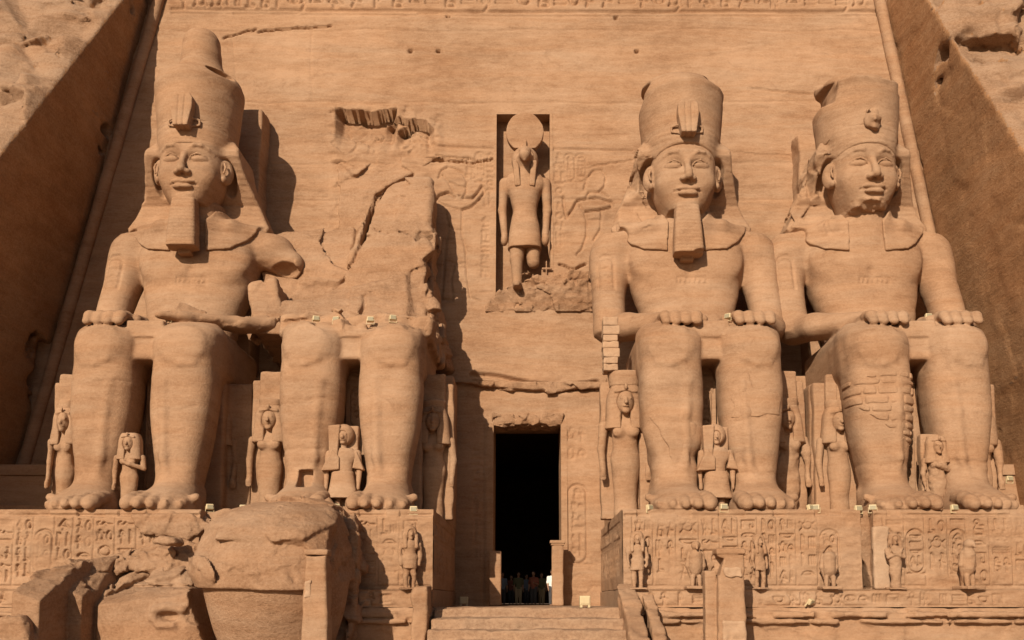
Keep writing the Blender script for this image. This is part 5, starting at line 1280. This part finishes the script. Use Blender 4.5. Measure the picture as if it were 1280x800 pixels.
# slab wedged behind and right of it
a = at(412, 720, -13.5)
V = Vol((-2.0, -1.6, -.1), (1.8, 2.2, 5.9), .07)
V.poly([(-1.6, 4.9), (-.5, 5.5), (.15, 5.2), (.55, 4.6), (.72, 3.2), (.68, 1.0), (.45, 0), (-1.6, 0)], -.55, 1.9, slope=lambda X, Z: np.clip(Z-3.5, 0, 3)*.35+0*X, rnd=.12)
V.tube([(-.35, -.6, 4.95), (.0, -.55, 4.2), (.45, -.6, 3.6), (.75, -.6, 3.0)], .13, mode='sub', sq=(1, 2, 1))
V.facet(.38, .9, 811); V.facet(.10, .35, 812)
tag(V.mesh('fallen_slab', M['rock'], None, (a.x, -11.85, -1.75)), 'upright broken slab wedged between the fallen crown and left pedestal', 'rock slab')
# fallen head with headcloth
a0 = at(150, 760, -13.9)
t = thing('fallen_head_block', (a0.x, -13.9, -1.75), 'huge fallen head lying on its side at the lower left, one ear showing', 'fallen head')
V = Vol((-5.2, -2.8, -.1), (4.6, 4.2, 4.9), .07)
def fp(lst, Y=-15.1): return [(at(p[0], p[1], Y).x-a0.x, at(p[0], p[1], Y).z+1.75) for p in lst]
YM = -13.6
def hx_(px, Y): return at(px, 760, Y).x-a0.x
fx = [hx_(14, -15.9), hx_(51, -15.9), hx_(51.5, -15.9), hx_(83, -14.2), hx_(103, -14.2), hx_(103.5, -14.2), hx_(111, YM), hx_(122, YM), hx_(140, YM), hx_(175, YM), hx_(225, YM), hx_(262, YM), hx_(290, YM)]
fy = [-2.0, -2.1, -.35, -.35, -.30, .75, .75, .35, .18, .12, .12, .45, 1.3]
ez = [at(q, w_, Y).z+1.75 for q, w_, Y in ((14, 740, -15.9), (51, 752, -15.9), (52, 750, -14.2), (83, 735, -14.2), (103, 748, -14.2), (104, 752, YM), (111, 755, YM), (122, 757, YM), (140, 755, YM), (175, 750, YM), (225, 748, YM), (262, 742, YM), (290, 800, YM))]
rxp = [hx_(q, -11) for q in (0, 60, 100, 145, 200, 240, 262, 284)]; rz_2 = [at(q, w_, -11).z+1.75 for q, w_ in ((0, 745), (60, 728), (100, 716), (145, 699), (200, 700), (240, 710), (262, 732), (284, 800))]
def hd(X, Y, Z):
    yf = np.interp(X, fx, fy); ze = np.interp(X, fx, ez); zr = np.interp(X, rxp, rz_2)
    d = np.maximum(yf-Y, (Z-ze-.50*(Y-yf))*.88)
    return np.maximum(np.maximum(d, Z-zr), np.maximum(fx[0]-X, np.maximum((X-hx_(268, YM))*.93+(Z-1.9)*.3, Y-3.9)))
V.op(hd, (-5.1, -2.7, -.05), (4.5, 4.1, 4.8))
e = fp([(212, 772)], YM)[0]
ey = [(e[0]-.50, .10, e[1]+.0), (e[0]-.42, .08, e[1]+.26), (e[0]-.05, .08, e[1]+.36), (e[0]+.42, .12, e[1]+.28)]
V.tube(ey, .13, k=.08); V.tube([(e[0]-.50, .10, e[1]), (e[0]-.28, .10, e[1]-.24), (e[0]+.2, .10, e[1]-.26)], .12, k=.08); V.ell((e[0]+.05, .16, e[1]+.04), (.32, .16, .17), k=.03, mode='sub')
V.noise(.03, (1.6, 1.6, .9), 821)
V.facet(.16, 1.8, 823, (-5, -.2, 2.0), (4.5, 4.1, 4.8), tilt=.7); V.facet(.10, .5, 825, (-5, -1.5, 2.15), (4.5, 4.1, 4.8)); V.facet(.20, .7, 824, (2.0, -.8, .1), (4.6, 3.8, 3.6)); V.noise(.012, .2, 826)
for i in range(8): V.score([(e[0]-3.0+i*.27, e[1]+.45-.02*i), (e[0]-2.75+i*.27, e[1]+.1), (e[0]-2.35+i*.27, e[1]-.6), (e[0]-2.1+i*.27, e[1]-1.4)], .035, .035, -1, 1.6)
V.score([(-1.6, 2.95), (-.9, 3.0), (-.3, 3.15), (.3, 3.2), (.8, 3.4), (1.6, 3.5)], .06, .22); V.score([(-1.3, 2.42), (.2, 2.5), (1.1, 2.46), (2.2, 2.5)], .04, .10)
V.mesh('head_fragment', M['rock'], t)
# broken slabs between the head and the pedestal
def slab(label, pts, Y, dep, seed, tilt=.5, nm='broken_slab', amp=.12):
    c = at(pts[0][0], pts[0][1], Y); W = [(at(p[0], p[1], Y).x-c.x, at(p[0], p[1], Y).z-c.z) for p in pts]
    xs = [w[0] for w in W]; zs = [w[1] for w in W]
    dep = max(dep, (max(zs)-min(zs))*tilt*.8+.9)
    V = Vol((min(xs)-.4, -1.8, min(zs)-.3), (max(xs)+.4, dep+.4, max(zs)+.4), .06)
    V.poly(W, 0, dep, rnd=.10, slope=lambda X, Z: (Z-min(zs))*tilt*.8+0*X)
    V.facet(amp*1.5, 1.0, seed); V.facet(amp, .35, seed+1); V.noise(.02, .2, seed+2)
    return tag(V.mesh(nm, M['rock'], None, tuple(c)), label, 'broken rock', 'broken slabs at the lower left')
slab('long flat slab lying on top of the broken rocks, left of the fallen crown', [(125, 702), (165, 690), (200, 684), (246, 677), (250, 700), (246, 726), (180, 712), (120, 712)], -12.0, 1.3, 831)
slab('ragged ledge of rock between the carved left pedestal and fallen head', [(100, 722), (130, 696), (190, 678), (225, 676), (262, 690), (262, 745), (100, 745)], -11.65, 1.0, 832, .2)
slab('small dark-topped stone on the broken ledge under the left pedestal', [(190, 677), (200, 670), (216, 672), (220, 679), (205, 681)], -12.8, .5, 833, .2, 'loose_stone', .04)
slab('pale crumbled stone chunk at the bottom left corner', [(-6, 772), (6, 768), (20, 769), (28, 780), (34, 800), (37, 834), (-6, 834)], -16.6, .5, 835, .1, 'stone_chunk', .06)
slab('broken corner of rock hanging over the dark gap right of the leftmost pedestal', [(160, 642), (232, 640), (262, 652), (266, 660), (240, 672), (234, 676), (170, 665)], -11.25, .9, 836, .1, 'broken_corner', .08)

# ================================================================ FLOODLIGHTS
def lamp_proto():
    t = thing('floodlight', (0, 0, 0), 'x', 'floodlight', 'small cream floodlights set on the stone')
    V = Vol((-.24, -.2, .02), (.24, .2, .42), .02); V.box((0, 0, .24), (.17, .09, .13), rnd=.03, rx=-.25); V.mesh('housing', M['cream'], t)
    boxes('lens', [(-.13, .13, -.115, -.095, .15, .33)], M['glass'], t, 0)
    boxes('bracket', [(-.20, -.18, -.03, .03, 0, .26), (.18, .20, -.03, .03, 0, .26), (-.20, .20, -.04, .04, -.012, .012)], M['cream'], t, 0)
    return t
LAMPS = [(170, 403, -7.4, .2, 'floodlight between the knees of the leftmost colossus'), (211, 404, -7.6, -.5, 'floodlight beside the broken lap block of the leftmost colossus'),
 (395, 404, -7.9, .3, 'small floodlight on the ruined lap, farthest left'), (420, 405, -8.0, -.3, 'floodlight on the ruined lap above the left shin gap'), (463, 405, -8.0, .1, 'tiny floodlight in the middle of the ruined lap'), (491, 403, -8.0, .3, 'larger floodlight on the ruined lap above the right knee'),
 (853, 401, -7.6, .9, 'floodlight on the lap left of the navel of the third colossus'), (910, 401, -7.8, -.7, 'floodlight between the knees of the chipped-beard colossus'), (1161, 401, -7.6, .1, 'floodlight between the knees of the beardless colossus'),
 (228, 640, -9.9, -.4, 'floodlight by the outer toe of the leftmost colossus'), (262, 640, -9.9, .5, 'floodlight at the foot of the shaded queen statue'), (304, 641, -9.7, .2, 'floodlight on the edge left of the fallen crown top'), (318, 641, -9.7, -.2, 'floodlight next to the top of the fallen crown'),
 (420, 640, -10.9, .4, 'floodlight at the feet of the ruined colossus prince'), (517, 643, -10.9, 0, 'floodlight at the right corner of the left pedestal'), (812, 641, -10.9, .7, 'floodlight at the foot of the smooth-wigged queen'), (905, 640, -10.9, .1, 'floodlight below the prince in the flaring robe'),
 (1013, 641, -10.9, .6, 'left one of the pair of floodlights by the toes right of the third colossus'), (1020, 641, -10.9, -.5, 'right one of the pair of floodlights by the toes right of the third colossus'), (1073, 642, -10.9, .2, 'floodlight at the feet of the feather-crowned queen'), (1091, 641, -10.9, -.3, 'floodlight by the inner toes of the rightmost colossus'),
 (1193, 641, -10.9, .3, 'floodlight between the feet of the rightmost colossus'), (1262, 604, -6.4, .2, 'floodlight far right in the shade beside the outer ankle'), (1009, 757, -11.65, .8, 'floodlight tipped over on the terrace moulding')]
first = lamp_proto()
for i, (px, py, Y, rz, lb) in enumerate(LAMPS):
    o = first if i == 0 else copy_tree(first)
    o.location = at(px, py, Y); o.rotation_euler[2] = rz; o['label'] = lb; o.scale = (.8, .8, .8)
    if 'tipped' in lb: o.rotation_euler[0] = .8
def boxlamp(px, label, rz, Y=-11.35):
    t = thing('box_floodlight', (at(px, 757, Y).x, Y, .0), label, 'floodlight', 'box floodlights at the head of the stairs', rz)
    V = Vol((-.3, -.2, 0), (.3, .2, .5), .02); V.box((0, 0, .25), (.19, .10, .17), rnd=.02); V.mesh('housing', M['cream'], t)
    boxes('lens', [(-.15, .15, -.115, -.10, .14, .36)], M['cream'], t, 0)
    boxes('foot', [(-.18, -.10, -.09, .09, 0, .1), (.10, .18, -.09, .09, 0, .1)], M['cream'], t, 0)
boxlamp(731, 'square cream box floodlight on the top step right of the doorway', .1); boxlamp(580, 'box floodlight in the shade left of the doorway', 0, -1.5)

# ================================================================ VISITORS INSIDE THE DOORWAY
def person(px, Y, H, shirt, trouser, rz, pose, label, seed):
    t = thing('person', (at(px, 757, Y).x, Y, 0.0), label, 'person', 'visitors standing in the dark doorway', rz); u = H/7.5; h = .014
    V = Vol((-2.2*u, -1.2*u, 0), (2.2*u, 1.2*u, 7.6*u), h)
    for q in (-1, 1):
        V.tube([(.42*q*u, 0, 3.75*u), (.40*q*u, -.05*u, 2.05*u), (.40*q*u, .05*u, .35*u)], [.42*u, .29*u, .17*u], k=.08*u)
        V.cap((.42*q*u, .08*u, .18*u), (.46*q*u, -.62*u, .12*u), .17*u, .13*u, k=.06*u)
        el = (1.05*q*u, .1*u, 4.55*u); wr = (1.05*q*u, -.25*u, 3.55*u) if pose == 0 or q < 0 else (.55*q*u, -.85*u, 4.9*u)
        V.tube([(.82*q*u, 0, 5.85*u), el, wr], [.26*u, .19*u, .12*u], k=.08*u)
        d = Vector(wr)-Vector(el); d.normalize(); w = Vector(wr); hd = w+d*.25*u
        V.cap(wr, hd, .13*u, .16*u, k=.04*u, sq=(.7, 1, 1))
        sdv = Vector((0, 1, 0)) if abs(d.z) > .6 else Vector((0, 0, 1))
        for f in range(4):
            b = hd+sdv*((f-1.5)*.085*u); V.tube([tuple(b), tuple(b+d*.22*u), tuple(b+d*(.36-.03*abs(f-1.3))*u+Vector((0, -.05*u, 0)))], [.05*u, .045*u, .035*u], k=.01*u)
        b = w+d*.08*u; V.tube([tuple(b), tuple(b+sdv*-.2*u+d*.14*u), tuple(b+sdv*-.2*u+d*.3*u)], [.06*u, .05*u, .04*u], k=.02*u)
    V.loft([(3.5*u, 0, 0, .72*u, .46*u), (4.4*u, 0, 0, .66*u, .42*u), (5.5*u, 0, 0, .86*u, .48*u), (6.0*u, 0, 0, .80*u, .36*u), (6.2*u, 0, 0, .4*u, .25*u)], k=.1*u, p=2.3)
    V.cap((0, .02*u, 6.1*u), (0, -.02*u, 6.6*u), .24*u, .22*u, k=.1*u); V.ell((0, -.03*u, 7.0*u), (.36*u, .44*u, .5*u), k=.05*u)
    V.tube([(0, -.44*u, 7.08*u), (0, -.54*u, 6.90*u)], [.04*u, .07*u], k=.04*u)
    for q in (-1, 1): V.ell((.14*q*u, -.45*u, 7.05*u), (.08*u, .06*u, .05*u), k=.03*u, mode='sub'); V.ell((.37*q*u, 0, 6.98*u), (.05*u, .09*u, .13*u), k=.02*u)
    V.ell((0, -.46*u, 6.73*u), (.13*u, .04*u, .025*u), k=.02*u, mode='sub')
    V.mesh('body', M['skin'], t)
    T = Vol((-1.5*u, -1*u, .2*u), (1.5*u, 1*u, 4.2*u), h*1.4)
    for q in (-1, 1): T.tube([(.42*q*u, 0, 3.75*u), (.41*q*u, -.04*u, 2.05*u), (.42*q*u, .05*u, .45*u)], [.50*u, .38*u, .30*u], k=.1*u)
    T.loft([(3.3*u, 0, 0, .80*u, .52*u), (4.1*u, 0, 0, .74*u, .48*u)], k=.1*u); T.mesh('trousers', M[trouser], t)
    S = Vol((-1.6*u, -1*u, 3.3*u), (1.6*u, 1*u, 6.5*u), h*1.4)
    S.loft([(3.6*u, 0, 0, .84*u, .56*u), (4.4*u, 0, 0, .78*u, .52*u), (5.5*u, 0, 0, .94*u, .56*u), (6.05*u, 0, 0, .84*u, .42*u), (6.2*u, 0, 0, .42*u, .3*u)], k=.1*u, p=2.3)
    for q in (-1, 1): S.cap((.85*q*u, 0, 5.85*u), (1.02*q*u, .07*u, 4.8*u), .33*u, .29*u, k=.1*u)
    S.noise(.012, .12, seed); S.mesh('shirt', M[shirt], t)
    Hh = Vol((-.6*u, -.7*u, 6.5*u), (.6*u, .7*u, 7.7*u), h); Hh.ell((0, .06*u, 7.12*u), (.41*u, .46*u, .46*u)); Hh.ell((0, -.42*u, 6.9*u), (.40*u, .42*u, .38*u), mode='sub', k=.03*u); Hh.cut((0, .1*u, 6.85*u), (0, -.4, -1)); Hh.mesh('hair', M['hair'], t)
    return t
PPL = [(628, 6.5, 1.76, 'shirt_blue', 'trouser', .3, 0, 'visitor in a blue-grey shirt farthest left in the dark doorway'), (639, 9.5, 1.70, 'shirt_red', 'trouser', -.2, 1, 'visitor in a rust shirt second from the left inside the doorway'),
 (648, 7.5, 1.82, 'shirt_olive', 'khaki', .1, 0, 'visitor in an olive shirt and khaki trousers left of the doorway centre'), (658, 10.5, 1.78, 'shirt_blue', 'trouser', .5, 1, 'visitor at the middle of the doorway holding up one hand'),
 (667, 7.0, 1.85, 'shirt_red', 'trouser', -.4, 1, 'tall visitor in a rust shirt right of the doorway centre'), (677, 8.5, 1.80, 'shirt_olive', 'khaki', .2, 0, 'visitor in pale khaki trousers deep in the doorway at the right'),
 (690.5, .45, 1.74, 'shirt_white', 'trouser', .4, 0, 'visitor in a white shirt partly hidden behind the right door post')]
for i, a in enumerate(PPL): person(*a, seed=900+i)
